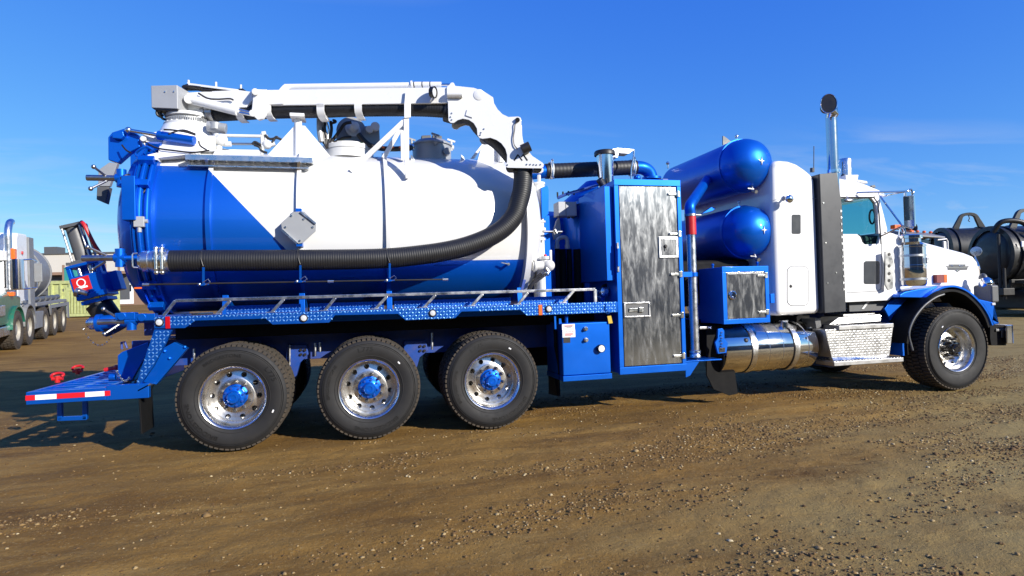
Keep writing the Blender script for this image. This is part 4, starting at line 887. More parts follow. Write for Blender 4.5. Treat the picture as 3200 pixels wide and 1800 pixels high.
MB().box(-.95, -.60, .55, 1.95, 1.15, 1.36).build('rear_crossmember', 'blue_chassis', T, bev=.01)
# door bottom hinge blocks
for q in ((4,440,1120),(4,640,1130)):
    c = P(*q, .42); MB().obox(c, (.09,0,0), (0,.05,0), (0,0,.035)).cyl(c+Vector((-.03,-.06,0)), c+Vector((-.03,.06,0)), .04, n=16).build('hinge_block', 'blue', T, bev=.006)

# ------------------------------------------------------------------ tail step, hitch and mudflap
xl, xr = -1.745, -1.10; z0, z1 = .585, .70
tb = MB().box(xl, xr, 0, .05, z0, z1).box(xl, xl+.05, .051, 2.45, z0, z1).box(xr-.05, xr, .051, 2.45, z0, z1).box(xl, xr, 2.451, 2.5, z0, z1).box(xl+.28, xl+.36, .051, 2.45, z0+.01, z1-.01).build('tail_platform', 'blue', T, bev=.005)
for i in range(11):
    y = .17+.20*i; MB().box(xl+.051, xr-.051, y, y+.03, z1-.05, z1-.006).build('grating_bar', 'blue', tb, bev=.003)
MB().box(xr, xr+.36, .0, .06, z0-.005, z1+.02).build('tail_arm', 'blue', T, bev=.006)
zt2 = .648; seg = [xl-.002, xl+.075, xl+.245, xl+.475, xl+.635, xl+.682]
for i in range(5): MB().box(seg[i], seg[i+1]-.001, -.0035, -.0005, zt2-.023, zt2+.023).build('reflective_tape', 'tape_red' if i % 2 == 0 else 'tape_white', tb)
MB().bar(P(1,340,1168,.35), P(1,342,1292,.35), .04, .04, (0,1,0)).bar(P(1,482,1165,.35), P(1,484,1285,.35), .04, .04, (0,1,0)).bar(P(1,332,1283,.35), P(1,494,1277,.35), .04, .04).build('hanging_step', 'blue', T, bev=.004)
def shackle(q, y, s=1., rot=0):
    c = P(*q, y); c.z = z1+.02
    pts = [c+Vector((.055*s*math.cos(a), .03*math.sin(a), .022*s*math.sin(a)+.035)) for a in np.linspace(-.6, math.pi+.6, 14)]
    MB().tube(pts, .014*s, 8).cyl(c+Vector((-.05*s,0,.0)), c+Vector((.05*s,0,.0)), .02*s, n=10).cyl(c+Vector((0,0,-.04)), c+Vector((0,0,.03)), .025*s, n=10).build('tow_shackle', 'red', T)
shackle((1,325,1045), .9); shackle((1,440,1005), 1.7)
c = P(1,628,1005,.8); MB().cyl(c-Vector((.06,0,.0)), c+Vector((.05,0,.02)), .022, n=10).sphere(c+Vector((.05,0,.02)), .03, 10).build('pin_lever', 'red', T)
hx = MB().prism([P(1,665,1055,.55), P(1,665,925,.55), P(1,690,905,.55), P(1,840,848,.55), P(1,840,900,.55), P(1,745,1070,.55)], (0, 1.4, 0)).build('tail_box', 'blue', T, bev=.008)
MB().tube([P(1,690,890,.7), P(1,688,850,.7), P(1,705,848,.7), P(1,720,885,.7)], .012, 8).build('lift_handle', 'blue_chassis', hx)
MB().cyl(P(1,620,1048,.35), P(1,655,1046,.35), .035, n=16).build('tow_eye', 'blue', T, bev=.004)
for i in range(11):
    t = i/10; q = P(1, 662+70*t, 1015+55*math.sin(t*2.4), .28)
    MB().lathe([(.008,-.004),(.014,0),(.008,.004)], q, (1,0,.4) if i % 2 else (0,1,.4), 8).build('chain_link', 'zinc', T)
mf0 = P(1, 800, 1115, .02)
MB().prism([P(1,790,1118,.02), P(1,862,1108,.5), P(1,873,1330,.5), P(1,806,1370,.02)], (-.014, 0, 0)).build('mudflap', 'flap_rubber_and_shade', T, bev=.004)
MB().prism([P(1,778,1120,.0), P(1,850,1082,.0), P(1,872,1082,.5), P(1,860,1105,.5)], (0,0,-.02)).build('mudflap_bracket', 'steel', T, bev=.003)
for q in ((1,85,0),):
    for a, b in ((905,975),(950,970),(985,965),(915,440)): 
        pass
for a, b in ((608,965),(545,978),(512,978),(560,1000)): c = P(0, a-30, b+120, .30); MB().sphere(c, .018, 8).build('rivet', 'blue', T)

# ================================================================== EQUIPMENT BETWEEN TANK AND CAB
c = P(6, 725, 900, 1.25); r = .50; zed = P(6,345,660,1.05).z; zap = P(6,740,478,1.3).z
cyc = MB().lathe([(.30, .75), (r, 1.05), (r, zed-.03), (r-.02, zed), (.12, zap), (1e-4, zap)], (c.x, 1.3, 0), (0,0,1), 64).build('cyclone_vessel', 'blue', T)
MB().lathe([(r+.0, zed-.07), (r+.025, zed-.07), (r+.025, zed-.03), (r+.0, zed-.03)], (c.x, 1.3, 0), (0,0,1), 64).build('vessel_band', 'blue', cyc)
for i in range(4):
    q = P(6, 330+110*i*.5, 628-6*i, 1.0); MB().cyl(q, q+Vector((0,0,.06)), .012, n=8).build('lid_bolt', 'black', cyc)
MB().tube([P(6,330,640,1.0), P(6,420,600,1.0), P(6,620,545,1.0), P(6,720,515,1.0)], .02, 8).build('vessel_pipe', 'blue_chassis', cyc)
# second vessel, rounded, behind the front flange of the tank
MB().lathe([(.05, 1.0), (.30, 1.05), (.33, 1.2), (.33, 2.35), (.27, 2.52), (.12, 2.60), (1e-4, 2.61)], (P(6,235,800,1.45).x, 1.5, 0), (0,0,1), 48).build('filter_vessel', 'blue', T)
q = [P(6,165,535,.55), P(6,230,515,.55), P(6,242,560,.55), P(6,240,800,.55), P(6,190,850,.55), P(6,172,840,.55)]
MB().prism(q, (0, .04, 0)).build('blue_post', 'blue', T, bev=.004)
q = P(6,210,1100,.60); MB().box(q.x-.045, q.x+.06, .60, .72, 1.36, q.z+.35).build('lower_post', 'blue', T, bev=.006)
wp0, wp1 = P(6,145,490,.66), P(6,145,470,.66)
wpst = MB().lathe([(.065, 1.38), (.065, wp0.z-.02), (.072, wp0.z-.02), (.072, wp0.z+.005), (1e-4, wp0.z+.005)], (wp0.x, .66, 0), (0,0,1), 32).build('standpipe', 'white', T)
MB().cyl((wp0.x, .66, wp0.z), (wp0.x, .66, wp0.z+.10), .022, n=12).build('standpipe_stem', 'white_rough', wpst)
for b, L0 in ((170, .0), (250, .02), (348, .0)):
    p = P(5, 2225, b, .55); q = P(5, 2330, b, .55); MB().cyl(p, q, .014 if b != 250 else .028, n=12).build('pipe_bracket', 'white_rough', wpst)
p = P(5,2285,265,.52); MB().bar(p+Vector((0,0,-.05)), p+Vector((0,0,.1)), .03, .04, (0,1,0)).build('valve_link', 'white_rough', wpst, bev=.004)
MB().cyl(P(5,2310,270,.52), P(5,2500,272,.52), .014, n=10).cyl(P(5,2420,250,.52), P(5,2440,290,.52), .03, n=12).build('valve_lever', 'steel', T)
# sight gauge valve at the foot of the tank head
vb = MB().cyl(P(5,2200,615,.5), P(5,2310,612,.5), .055, n=20).cyl(P(5,2215,615,.5), P(5,2235,615,.5), .075, n=20).cyl(P(5,2330,520,.5), P(5,2330,650,.5), .045, n=18).sphere(P(5,2370,610,.47), .07, 16).cyl(P(5,2335,550,.5), P(5,2335,520,.5), .06, n=18).build('water_valve', 'white_rough', T, bev=.003)
MB().bar(P(5,2385,455,.45), P(5,2388,610,.45), .022, .035, (0,1,0)).build('valve_handle', 'white', vb, bev=.004)
MB().sphere(P(5,2330,512,.48), .02, 10).build('valve_knob', 'red', vb)
MB().cyl(P(5,2360,680,.46), P(5,2330,640,.46), .04, n=14).sphere(P(5,2350,690,.45), .035, 10).build('camlock_fitting', 'zinc', vb)
for seq in ([(5,2350,690),(5,2280,740),(5,2210,790),(5,2170,840),(5,2150,880)], [(5,2290,690),(5,2240,740),(5,2200,800),(5,2180,850)]):
    MB().tube(catmull([P(*q, .44) for q in seq], 6), .018, 8).build('water_hose', 'black', vb)
q = P(5, 2290, 730, .72); MB().box(q.x-.06, q.x+.06, .74, .86, 1.36, q.z+.12).build('valve_column', 'white_rough', T, bev=.006)
q0, q1 = P(5,2095,755,.40), P(5,2125,860,.40)
# slot plate on front flange
MB().prism([P(5,2110,750,.30), P(5,2140,755,.30), P(5,2110,860,.30), P(5,2082,860,.30)], (0, .02, 0)).build('flange_slot', 'blue_chassis', T, bev=.004)
# control enclosure and pipework in the gap
q0, q1 = P(6,335,675,.85), P(6,525,820,.85)
eb = MB().box(q0.x, q1.x, .85, 1.05, q1.z, q0.z).build('electrical_box', 'grey_box', T, bev=.008)
MB().box(q0.x+.10, q0.x+.105, .845, .85, q1.z, q0.z).build('box_seam', 'grey_dark', eb)
for a in (440, 485): q = P(6,a,830,.93); MB().cyl(q-Vector((0,0,.02)), q+Vector((0,0,.03)), .02, n=12).build('cable_gland', 'grey_dark', eb)
ub = MB().tube(catmull([P(6,325,1130,.8), P(6,327,1075,.8), P(6,350,1045,.8), P(6,400,1035,.8), P(6,425,1060,.8), P(6,428,1120,.8)], 6), .026, 14).build('bent_vent_pipe', 'grey_paint', T)
for a in (325, 428): q = P(6,a,1125,.8); MB().cyl(q-Vector((0,0,.03)), q+Vector((0,0,.02)), .033, n=14).build('pipe_collar', 'grey_paint', ub)
for a, r_ in ((325, .03), (400, .05), (470, .035), (560, .06)):
    q = P(6, a, 1150, .85); MB().cyl((q.x, .85+.1*(a > 390), 1.1), (q.x, .85+.1*(a > 390), q.z), r_, n=16).build('riser_hose', 'flap_rubber_and_shade', T)
MB().box(P(6,300,1100,1.1).x, 4.12, 1.0, 1.6, .9, 1.5).build('pump_unit', 'flap_rubber_and_shade', T, bev=.02)
q = P(6,330,930,.9); MB().prism([P(6,320,870,.95), P(6,350,830,.95), P(6,370,1000,.95), P(6,300,1060,.95), P(6,285,1000,.95)], (0, .05, 0)).build('bracket_plate', 'grey_paint', T, bev=.004)
# hose reel nozzle on the deck end
q = P(7, 800, 360, .25); nz_ = MB().lathe([(.05,-.04),(.058,-.03),(.058,.02),(.045,.03),(.03,.05),(1e-4,.05)], q, (.1,-1,.1), 22).build('camlock_cap', 'zinc', T)
MB().lathe([(.03,0),(.075,.02),(.075,.05),(.03,.06)], q+Vector((.06,.12,.02)), (.1,-1,.1), 24).build('reel_hub', 'black', nz_)
MB().tube([q+Vector((-.02,0,0)), q+Vector((-.09,0,.02)), q+Vector((-.1,0,-.05)), q+Vector((-.03,.0,-.07))], .007, 6).build('cap_ring', 'zinc', nz_)
q = P(7,778,430,.3); MB().box(q.x-.02, q.x+.03, .3, .32, 1.35, q.z+.06).build('reel_bracket', 'blue', T)
# ------------------------------------------------------------------ chrome intake and transfer hose on top
c0, c1 = P(6,805,205,.62), P(6,805,520,.62)
sn = MB().lathe([(.095, c1.z-.05), (.098, c1.z+.02), (.108, c0.z-.05), (.110, c0.z)], (c0.x, .62, 0), (0,0,1), 40).build('intake_stack', 'chrome', T)
MB().lathe([(.10, c0.z-.01), (.135, c0.z-.01), (.135, c0.z+.03), (.125, c0.z+.045), (.10, c0.z+.045)], (c0.x, .62, 0), (0,0,1), 40).build('intake_rim', 'black', sn)
MB().prism([P(6,800,162,.62), P(6,935,135,.62), P(6,1105,150,.62), P(6,1050,192,.62), P(6,945,185,.62), P(6,935,232,.62), P(6,900,228,.62), P(6,895,175,.62)], (0, .16, 0)).build('intake_lid', 'aluminium', sn, bev=.003)
MB().tube([P(6,1100,155,.66), P(6,1095,220,.66), P(6,1075,330,.66), P(6,1068,450,.66)], .010, 8).build('lid_rod', 'zinc', sn)
q = P(6,765,480,.5); MB().cyl(q+Vector((-.03,-.02,.03)), q+Vector((.03,.0,-.04)), .045, n=18).build('work_lamp', 'black', T, bev=.005)
MB().tube(catmull([P(6,820,440,.5), P(6,830,520,.5), P(6,800,540,.5), P(6,825,620,.5), P(6,822,760,.5)], 6), .009, 8).cyl(P(6,822,700,.5), P(6,822,770,.5), .018, n=10).build('lamp_cord', 'black', T)
MB().tube(catmull([P(6,880,465,.55), P(6,830,500,.55), P(6,700,520,.6), P(6,600,560,.7), P(6,430,605,.8)], 6), .010, 8).build('cable_run', 'blue_chassis', T)
t0, t1 = P(6,205,372,.95), P(6,1115,332,.95)
th = ribbed([t0, t0.lerp(t1, .33), t0.lerp(t1, .66), t1], .098, .05, .002, 32).build('transfer_hose', 'hose', T, ang=60)
MB().cyl(P(6,60,390,.95), t0, .085, n=28).build('transfer_pipe', 'blue', th)
for a, b in ((258,364),(1075,338)):
    q = P(6,a,b,.95); MB().lathe([(.10,-.02),(.112,-.02),(.112,.02),(.10,.02)], q, (1,0,0), 32).build('band_clamp', 'white_rough', th)
    MB().cyl(q+Vector((0,-.10,-.09)), q+Vector((0,-.10,.10)), .014, n=8).sphere(q+Vector((0,-.09,.115)), .02, 8).sphere(q+Vector((0,-.09,-.11)), .02, 8).build('clamp_bolt', 'zinc', th)
MB().tube(catmull([P(6,1105,332,.95), P(6,1180,338,.95), P(6,1240,370,.97), P(6,1270,430,.98), P(6,1275,520,.98)], 8), .088, 28).build('blower_elbow', 'blue', T)
MB().lathe([(.10,0),(.13,0),(.13,.03),(.10,.03)], P(6,1275,455,.98), (0,0,1), 28).build('elbow_flange', 'blue', T)
MB().sphere(P(6,1130,440,.9), .05, 12).build('flange_boss', 'blue', T)

# ------------------------------------------------------------------ tall equipment cabinet
x0, x1, zb, zt = 4.122, 4.982, .505, 2.78
cab_ = MB().box(x0+.01, x1-.01, .045, 1.0, zb+.01, zt-.01).build('equipment_cabinet', 'blue', T, bev=.006)
fw_ = .062
fo = MB().box(x0, x1, 0, .044, zt-.075, zt).box(x0, x1, 0, .044, zb, zb+.085).box(x0, x0+fw_-.006, 0, .044, zb+.0855, zt-.0755).box(x1-fw_+.01, x1, 0, .044, zb+.0855, zt-.0755)
fo.build('cabinet_frame', 'blue', cab_, bev=.005)
dx0, dx1, dz0, dz1 = x0+.066, x1-.063, zb+.095, zt-.085
dr = MB().box(dx0, dx1, .006, .030, dz0, dz1).build('cabinet_door', 'polished_sheet', T, bev=.002)
MB().box(dx0-.010, dx1+.010, .0305, .0435, dz0-.008, dz1+.008).build('door_seal', 'black', dr)
for q in ((6,1500,600),(6,1500,1000),(6,1500,1408),(7,1540,595),(7,1550,1005)):
    c = P(*q, 0); z_ = c.z
    MB().box(x1-.17, x1-.05, -.010, .0055, z_-.014, z_+.014).box(x1-.066, x1-.022, -.016, -.001, z_-.035, z_+.035).cyl((x1-.055, -.014, z_-.036), (x1-.055, -.014, z_+.036), .010, n=10).cyl((x1-.16, -.010, z_), (x1-.16, -.016, z_), .012, n=10).build('hinge', 'zinc', dr, bev=.002)
a, b = P(7,995,470,0), P(7,1262,612,0)
hd = MB().box(a.x, b.x, -.012, .005, b.z, b.z+.018).box(a.x, b.x, -.012, .005, a.z-.018, a.z).box(a.x, a.x+.018, -.012, .005, b.z+.0185, a.z-.0185).box(b.x-.018, b.x, -.012, .005, b.z+.0185, a.z-.0185).build('latch_frame', 'aluminium', dr, bev=.003)
MB().box(a.x+.019, b.x-.019, -.001, .005, b.z+.019, a.z-.019).build('latch_recess', 'grey_dark', hd)
MB().obox(((a.x+b.x)/2-.05, -.010, (a.z+b.z)/2), (.055,0,0), (0,.006,0), (0,0,.022)).obox(((a.x+b.x)/2+.045, -.014, (a.z+b.z)/2), (.03,0,0), (0,.008,0), (0,0,.03)).build('paddle_latch', 'zinc', hd, bev=.005)
a, b = P(6,1345,1030,0), P(6,1545,1240,0)
ap = MB().box(a.x, b.x, -.010, .005, b.z, a.z).build('access_hatch', 'aluminium', dr, bev=.003)
MB().box(a.x+.028, b.x-.028, -.014, -.0105, b.z+.028, a.z-.028).build('hatch_panel', 'polished_sheet', ap, bev=.002)
c = P(6,1415,1125,-.015); MB().lathe([(.022,0),(.022,.006),(.012,.010),(.012,.02),(1e-4,.02)], c, (0,-1,0), 18).bar(c+Vector((0,-.016,-.05)), c+Vector((0,-.016,.0)), .008, .010, (0,1,0)).build('hatch_lock', 'black', ap)
c = P(6,1335,560,0); 
# door stay on the left jamb
a, b = P(6,938,1150,-.02), P(6,940,1330,-.02)
MB().bar(a, b, .022, .024, (0,1,0)).build('grab_handle', 'blue', cab_, bev=.006)
for q in ((6,936,1120),(6,942,1355)): c = P(*q, -.012); MB().box(c.x-.012, c.x+.012, -.018, -.001, c.z-.035, c.z+.035).build('handle_foot', 'zinc', cab_, bev=.004)
MB().box(x0-.10, x0+.0, .05, .9, 1.6, 2.70).build('cabinet_wing', 'blue', T, bev=.004)
# ------------------------------------------------------------------ hydraulic oil tank under the deck
a, b, c, d = P(7,370,685,0), P(7,850,655,0), P(7,872,1180,0), P(7,388,1205,0)
hx0, hx1, hz0, hz1 = (a.x+d.x)/2, (b.x+c.x)/2, (c.z+d.z)/2, (a.z+b.z)/2
ot = MB().box(hx0, hx1, 0, .60, hz0, hz1).build('oil_tank', 'blue', T, bev=.012)
bz_ = P(7,600,1250,0).z
MB().box(hx0-.005, hx1+.006, -.012, .6, bz_, hz0-.003).build('tank_shelf', 'blue', ot, bev=.004)
for q in ((7,608,732),(7,612,843)):
    c = P(*q, -.001); MB().cyl(c, c-Vector((0,.02,0)), .028, n=6).cyl(c-Vector((0,.02,0)), c-Vector((0,.045,0)), .018, n=16).build('oil_fitting', 'zinc', ot, bev=.002)
c = P(7,757,928,-.001); gg = MB().lathe([(.045,0),(.045,.05),(.040,.055),(.038,.052)], c, (0,-1,0), 28).build('level_gauge', 'black', ot)
MB().lathe([(.039,.050),(1e-4,.052)], c, (0,-1,0), 24).bar(c+Vector((-.012,-.054,.005)), c+Vector((.015,-.054,-.006)), .003, .004, (0,1,0)).build('gauge_face', 'tape_white', gg)
def decal(q0, q1, m, name, txts=(), par=None, tm='maroon'):
    a, b = P(*q0, -.001), P(*q1, -.001); o = MB().box(a.x, b.x, -.0028, -.0008, b.z, a.z).build(name, m, par)
    for (tx, fx, fz, sz, mm) in txts:
        v, f = textmesh(tx, sz, .0002); ctr = Vector((a.x+(b.x-a.x)*fx, -.0032, b.z+(a.z-b.z)*fz))
        MB().add([ctr+Vector((p.x, -p.z, p.y)) for p in v], f).build('printed_text', mm, o)
    return o
decal((7,374,688),(7,503,738),'tape_white','instruction_label',[],ot)
decal((7,378,745),(7,509,815),'tape_white','caution_label',[('CAUTION',.5,.72,.026,'red')],ot)
decal((7,388,820),(7,458,872),'black','rating_plate',[],ot)
for q0, q1, m in (((7,395,700),(7,482,704),'red'),((7,400,711),(7,480,714),'grey_dark'),((7,420,721),(7,465,724),'grey_dark'),((7,405,780),(7,485,782),'red'),((7,405,790),(7,485,792),'red'),((7,405,800),(7,470,802),'red')):   # lines of small print, too fine to read
    a, b = P(*q0, -.003), P(*q1, -.003); MB().box(a.x, b.x, -.0036, -.0029, b.z, a.z).build('small_print', m, ot)
c = P(7,418,640,.1); MB().cyl(c-Vector((0,0,.05)), c+Vector((0,0,.02)), .02, n=10).sphere(c+Vector((0,0,.03)), .025, 10).build('filler_knob', 'blue', ot)
MB().bar(P(7,302,600,.05), P(7,308,735,.05), .02, .015, (0,1,0)).build('deck_leg', 'blue', T)
MB().prism([P(7,345,630,.06), P(7,365,630,.06), P(7,375,690,.06), P(7,345,685,.06)], (0,.02,0)).build('tank_tab', 'blue', T)
MB().prism([P(7,305,740,.12), P(7,345,1190,.12), P(7,352,1410,.12), P(7,330,1410,.12), P(7,240,1390,.9), P(7,230,760,.9)], (.006, .0, 0)).build('quarter_flap', 'flap_rubber_and_shade', T)
# key tag hanging from the deck
c = P(7,835,560,-.02); MB().lathe([(.022,-.004),(.028,0),(.022,.004)], c, (0,1,0), 20).build('key_ring', 'blue', T)
MB().prism([P(7,830,605,-.02), P(7,868,600,-.02), P(7,885,675,-.02), P(7,845,680,-.02)], (0,.003,0)).build('brass_tag', 'yellow', T)
MB().tube([P(7,815,480,-.01), P(7,818,530,-.02), P(7,835,545,-.02)], .006, 6).build('tag_cord', 'blue', T)

# ------------------------------------------------------------------ blower discharge pipe beside the cabinet
yp_ = .17
a, b = P(6,1668,1010,yp_), P(7,1718,960,yp_)
pxm = (a.x+b.x)/2
pp = MB().lathe([(.054, b.z-.02), (.054, a.z+.02)], (pxm, yp_, 0), (0,0,1), 32).build('discharge_pipe', 'aluminium', T)
MB().lathe([(.054, b.z+.02), (.068, b.z+.01), (.070, b.z-.01), (.060, b.z-.025), (.070, b.z-.045), (.070, b.z-.07), (.055, b.z-.08)], (pxm, yp_, 0), (0,0,1), 32).build('pipe_foot', 'zinc', pp)
rz1 = P(6,1655,820,yp_).z
MB().lathe([(.055, a.z), (.064, a.z), (.064, rz1), (.055, rz1)], (pxm, yp_, 0), (0,0,1), 32).build('rubber_coupler', 'red', pp)
for z_ in (rz1-.0, ): MB().lathe([(.064, z_-.005), (.071, z_-.005), (.071, z_+.022), (.06, z_+.022)], (pxm, yp_, 0), (0,0,1), 32).cyl((pxm+.06, yp_-.02, z_+.008), (pxm+.13, yp_-.02, z_+.008), .012, n=10).build('coupler_band', 'steel', pp)
el0 = Vector((pxm, yp_, rz1+.02)); el1 = P(6,1670,720,yp_); e2_ = P(6,1725,620,yp_+.18); e3_ = P(6,1800,510,yp_+.5)
MB().tube(catmull([el0, Vector((pxm, yp_, el1.z)), el1.lerp(e2_, .5)+Vector((0,0,.01)), e2_, e3_, e3_+(e3_-e2_)*.6], 6), .064, 28).build('discharge_elbow', 'blue', T)
sh0 = P(7,1725,1048,.1)
shf = MB().box(x1+.001, sh0.x+.30, .02, .40, sh0.z-.006, sh0.z+.006).build('pipe_shelf', 'blue', T, bev=.002)
MB().prism([Vector((x1+.001, .03, sh0.z-.007)), Vector((x1+.19, .03, sh0.z-.007)), Vector((x1+.06, .03, sh0.z-.17)), Vector((x1+.001, .03, sh0.z-.19))], (0,.012,0)).build('shelf_gusset', 'blue', shf, bev=.002)
c = P(7,1660,185,.08); MB().box(x1+.001, c.x+.03, .07, .10, c.z-.03, c.z+.03).lathe([(.056,-.025),(.066,-.025),(.066,.025),(.056,.025)], (pxm, yp_, c.z), (0,0,1), 28).build('pipe_clamp', 'blue', T, bev=.002)
# ------------------------------------------------------------------ two silencer vessels lying across the truck
for (k, a, b, rpx) in ((6,2185,320,236),(6,2210,985,234)):
    y_ = .52; c = P(k, a, b, y_); rd_ = (P(k, a+rpx, b, y_)-P(k, a-rpx, b, y_)).length/2*.985
    rr_ = [(1e-4, -.31), (.10, -.298), (.19, -.26), (.255, -.195), (.29, -.11), (.305, 0), (.305, 1.55), (.25, 1.7), (1e-4, 1.82)]
    s_ = rd_/.305
    sv = MB().lathe([(r_*s_, h_*s_ if h_ < 0 else h_) for r_, h_ in rr_], c, (0,1,0), 72).build('silencer_vessel', 'blue', T, ang=50)
    MB().lathe([(.305*s_-.005, -.02), (.305*s_+.008, -.02), (.305*s_+.008, .03), (.305*s_-.005, .03)], c, (0,1,0), 72).build('vessel_seam', 'blue', sv)
    st_ = MB(); o_ = c+Vector((.035, -.315*s_, -.01))
    pts = []
    for i in range(16):
        an = math.pi*i/8+math.pi/2; rr2 = .052 if i % 4 == 0 else .016; pts.append(o_+Vector((rr2*math.cos(an)*.85, 0, rr2*math.sin(an))))
    st_.prism(pts, (0, .012, 0)).build('star_plug', 'tape_white', sv)
    MB().cyl(o_, o_-Vector((0,.006,0)), .009, n=10).build('plug_screw', 'steel', sv)
    q = c+Vector((.01, -.17, -.27*s_)); MB().cyl(q, q+Vector((0,-.03,-.06)), .018, n=10).cyl(q+Vector((.01,-.03,-.06)), q+Vector((.01,-.08,-.075)), .024, n=14).bar(q+Vector((-.07,-.02,-.02)), q+Vector((.01,-.03,-.03)), .01, .012).build('drain_valve', 'steel', sv)
    q = c+Vector((-.03, .05, .305*s_)); MB().cyl(q-Vector((0,0,.02)), q+Vector((0,0,.05)), .014, n=10).sphere(q+Vector((0,0,.06)), .024, 10).build('vessel_lug', 'zinc', sv)
q = P(6,2050,60,.9); MB().prism([P(6,1995,15,1.3), P(6,2010,20,1.3), P(6,2080,75,1.3), P(6,1995,105,1.3)], (0,.02,0)).build('vent_fin', 'grey_dark', T)
q = P(6,1438,290,2.0); MB().cyl(q, q-Vector((0,0,.08)), .015, n=8).sphere(q, .03, 8).build('lug_pin', 'zinc', T)
MB().prism([P(6,1780,800,.7), P(6,1880,730,.7), P(6,1925,740,.7), P(6,1890,770,.7)], (0,.05,0)).build('saddle_strap', 'blue', T, bev=.004)
MB().box(5.25, 6.3, .55, 2.1, 1.25, 1.85).build('blower_housing', 'flap_rubber_and_shade', T, bev=.05)
MB().box(5.02, 5.10, .5, 2.1, 1.1, 2.9).build('equipment_bulkhead', 'blue_chassis', T, bev=.005)
# ------------------------------------------------------------------ small tool box
a, b, c, d = P(7,1985,115,.03), P(7,2447,98,.03), P(7,2470,660,.03), P(7,2008,690,.03)
tx0, tx1, tz0, tz1 = (a.x+d.x)/2, (b.x+c.x)/2, (c.z+d.z)/2, (a.z+b.z)/2
tbx = MB().box(tx0, tx1, .075, .80, tz0, tz1).build('tool_box', 'blue', T, bev=.005)
MB().box(tx0-.004, tx1+.004, .03, .074, tz1-.062, tz1+.004).box(tx0-.004, tx1+.004, .03, .074, tz0-.004, tz0+.055).box(tx0-.004, tx0+.052, .03, .074, tz0+.0555, tz1-.0625).box(tx1-.05, tx1+.004, .03, .074, tz0+.0555, tz1-.0625).build('box_frame', 'blue', tbx, bev=.004)
td = MB().box(tx0+.056, tx1-.054, .036, .055, tz0+.060, tz1-.067).build('box_door', 'polished_sheet', tbx, bev=.002)
for q in ((7,2390,195),(7,2400,565)): z_ = P(*q, .03).z; MB().box(tx1-.16, tx1-.05, .022, .0355, z_-.013, z_+.013).box(tx1-.055, tx1-.018, .018, .0295, z_-.032, z_+.032).build('hinge', 'zinc', tbx, bev=.002)
c = P(7,2090,395,.03); MB().lathe([(.055,0),(.055,.008),(.045,.014),(.040,.006),(1e-4,.006)], c, (0,-1,0), 28).obox(c+Vector((.0,-.014,.0)), (.012,0,.02), (0,.006,0), (.02,0,-.012)).sphere(c+Vector((-.012,-.015,-.025)), .016, 10).build('twist_latch', 'chrome', tbx)
MB().box(tx0+.06, tx1-.06, .025, .035, tz1-.092, tz1-.080).build('drip_edge', 'aluminium', tbx)
for q in ((7,1890,90),(7,2340,70)): c = P(*q, .25); MB().cyl(c-Vector((0,0,.08)), c, .012, n=8).sphere(c, .02, 8).build('box_eye', 'blue', tbx)
# flap and tow bracket below the tool box
MB().prism([P(7,1830,700,.30), P(7,2090,700,.30), P(7,2092,900,.30), P(7,2120,1200,.30), P(7,2145,1385,.30), P(7,2060,1405,.30), P(7,1900,1340,.30), P(7,1830,1200,.30)], (0,.02,0)).build('front_flap', 'flap_rubber_and_shade', T, bev=.004)
MB().box(5.0, 7.2, .55, .62, .55, 1.08).build('inner_shield', 'flap_rubber_and_shade', T)
br = [P(7,*q,.10) for q in ((1945,735),(1990,727),(2008,750),(2010,830),(2045,875),(2030,975),(1945,985),(1930,930),(1915,870),(1942,830))]
bk = MB().prism(br, (0,.03,0)).build('tow_bracket', 'blue', T, bev=.004)
MB().prism([P(7,1955,925,.095), P(7,2015,920,.095), P(7,2015,965,.095), P(7,1960,970,.095)], (0,.004,0)).build('bracket_hole', 'black', bk)
for i in range(7): q = P(7,1978+(-4 if i % 2 else 4),770+28*i,.088); MB().lathe([(.007,-.004),(.012,0),(.007,.004)], q, (1,0,.2) if i % 2 else (0,1,.2), 8).build('chain_link', 'grey_dark', bk)
MB().box(P(7,1760,715,.2).x, P(7,1880,715,.2).x, .2, .5, P(7,1800,735,.2).z, P(7,1800,712,.2).z).build('step_plate', 'aluminium', T, bev=.003)

# ================================================================== FUEL TANK AND STEPS
fz, fr2, fyc = .69, .312, .44
fx0, fx1 = 5.62, 6.97
ft = MB().lathe([(1e-4, fx0-.015), (fr2-.05, fx0-.01), (fr2-.008, fx0), (fr2, fx0+.012), (fr2, fx1-.012), (fr2-.008, fx1), (fr2-.05, fx1+.01), (1e-4, fx1+.015)], (0, fyc, fz), (1,0,0), 80).build('fuel_tank', 'chrome', T)
for a in (fx0+.40, fx0+1.02):
    MB().lathe([(fr2+.001, a-.035), (fr2+.012, a-.035), (fr2+.012, a+.035), (fr2+.001, a+.035)], (0, fyc, fz), (1,0,0), 80).build('tank_strap', 'aluminium', ft)
    MB().lathe([(fr2+.001, a-.045), (fr2+.007, a-.045), (fr2+.007, a-.036), (fr2+.001, a-.036)], (0, fyc, fz), (1,0,0), 80).build('strap_liner', 'black', ft)
for a in (fx0+.62, fx0+.82, fx0+1.2): MB().lathe([(fr2-.001, a-.004), (fr2+.004, a), (fr2-.001, a+.004)], (0, fyc, fz), (1,0,0), 80).build('weld_bead', 'aluminium', ft)
c = P(7,2222,850,.16); MB().lathe([(.03,0),(.026,.02),(.012,.028),(1e-4,.028)], c, (0,-.9,.3), 18).build('sender_cap', 'black', ft)
c = P(9,130,835,.28); MB().cyl(c-Vector((0,0,.03)), c+Vector((0,0,.05)), .05, n=24).box(c.x-.05, c.x+.05, .25, .31, c.z+.05, c.z+.065).build('filler_cap', 'chrome', ft, bev=.004)
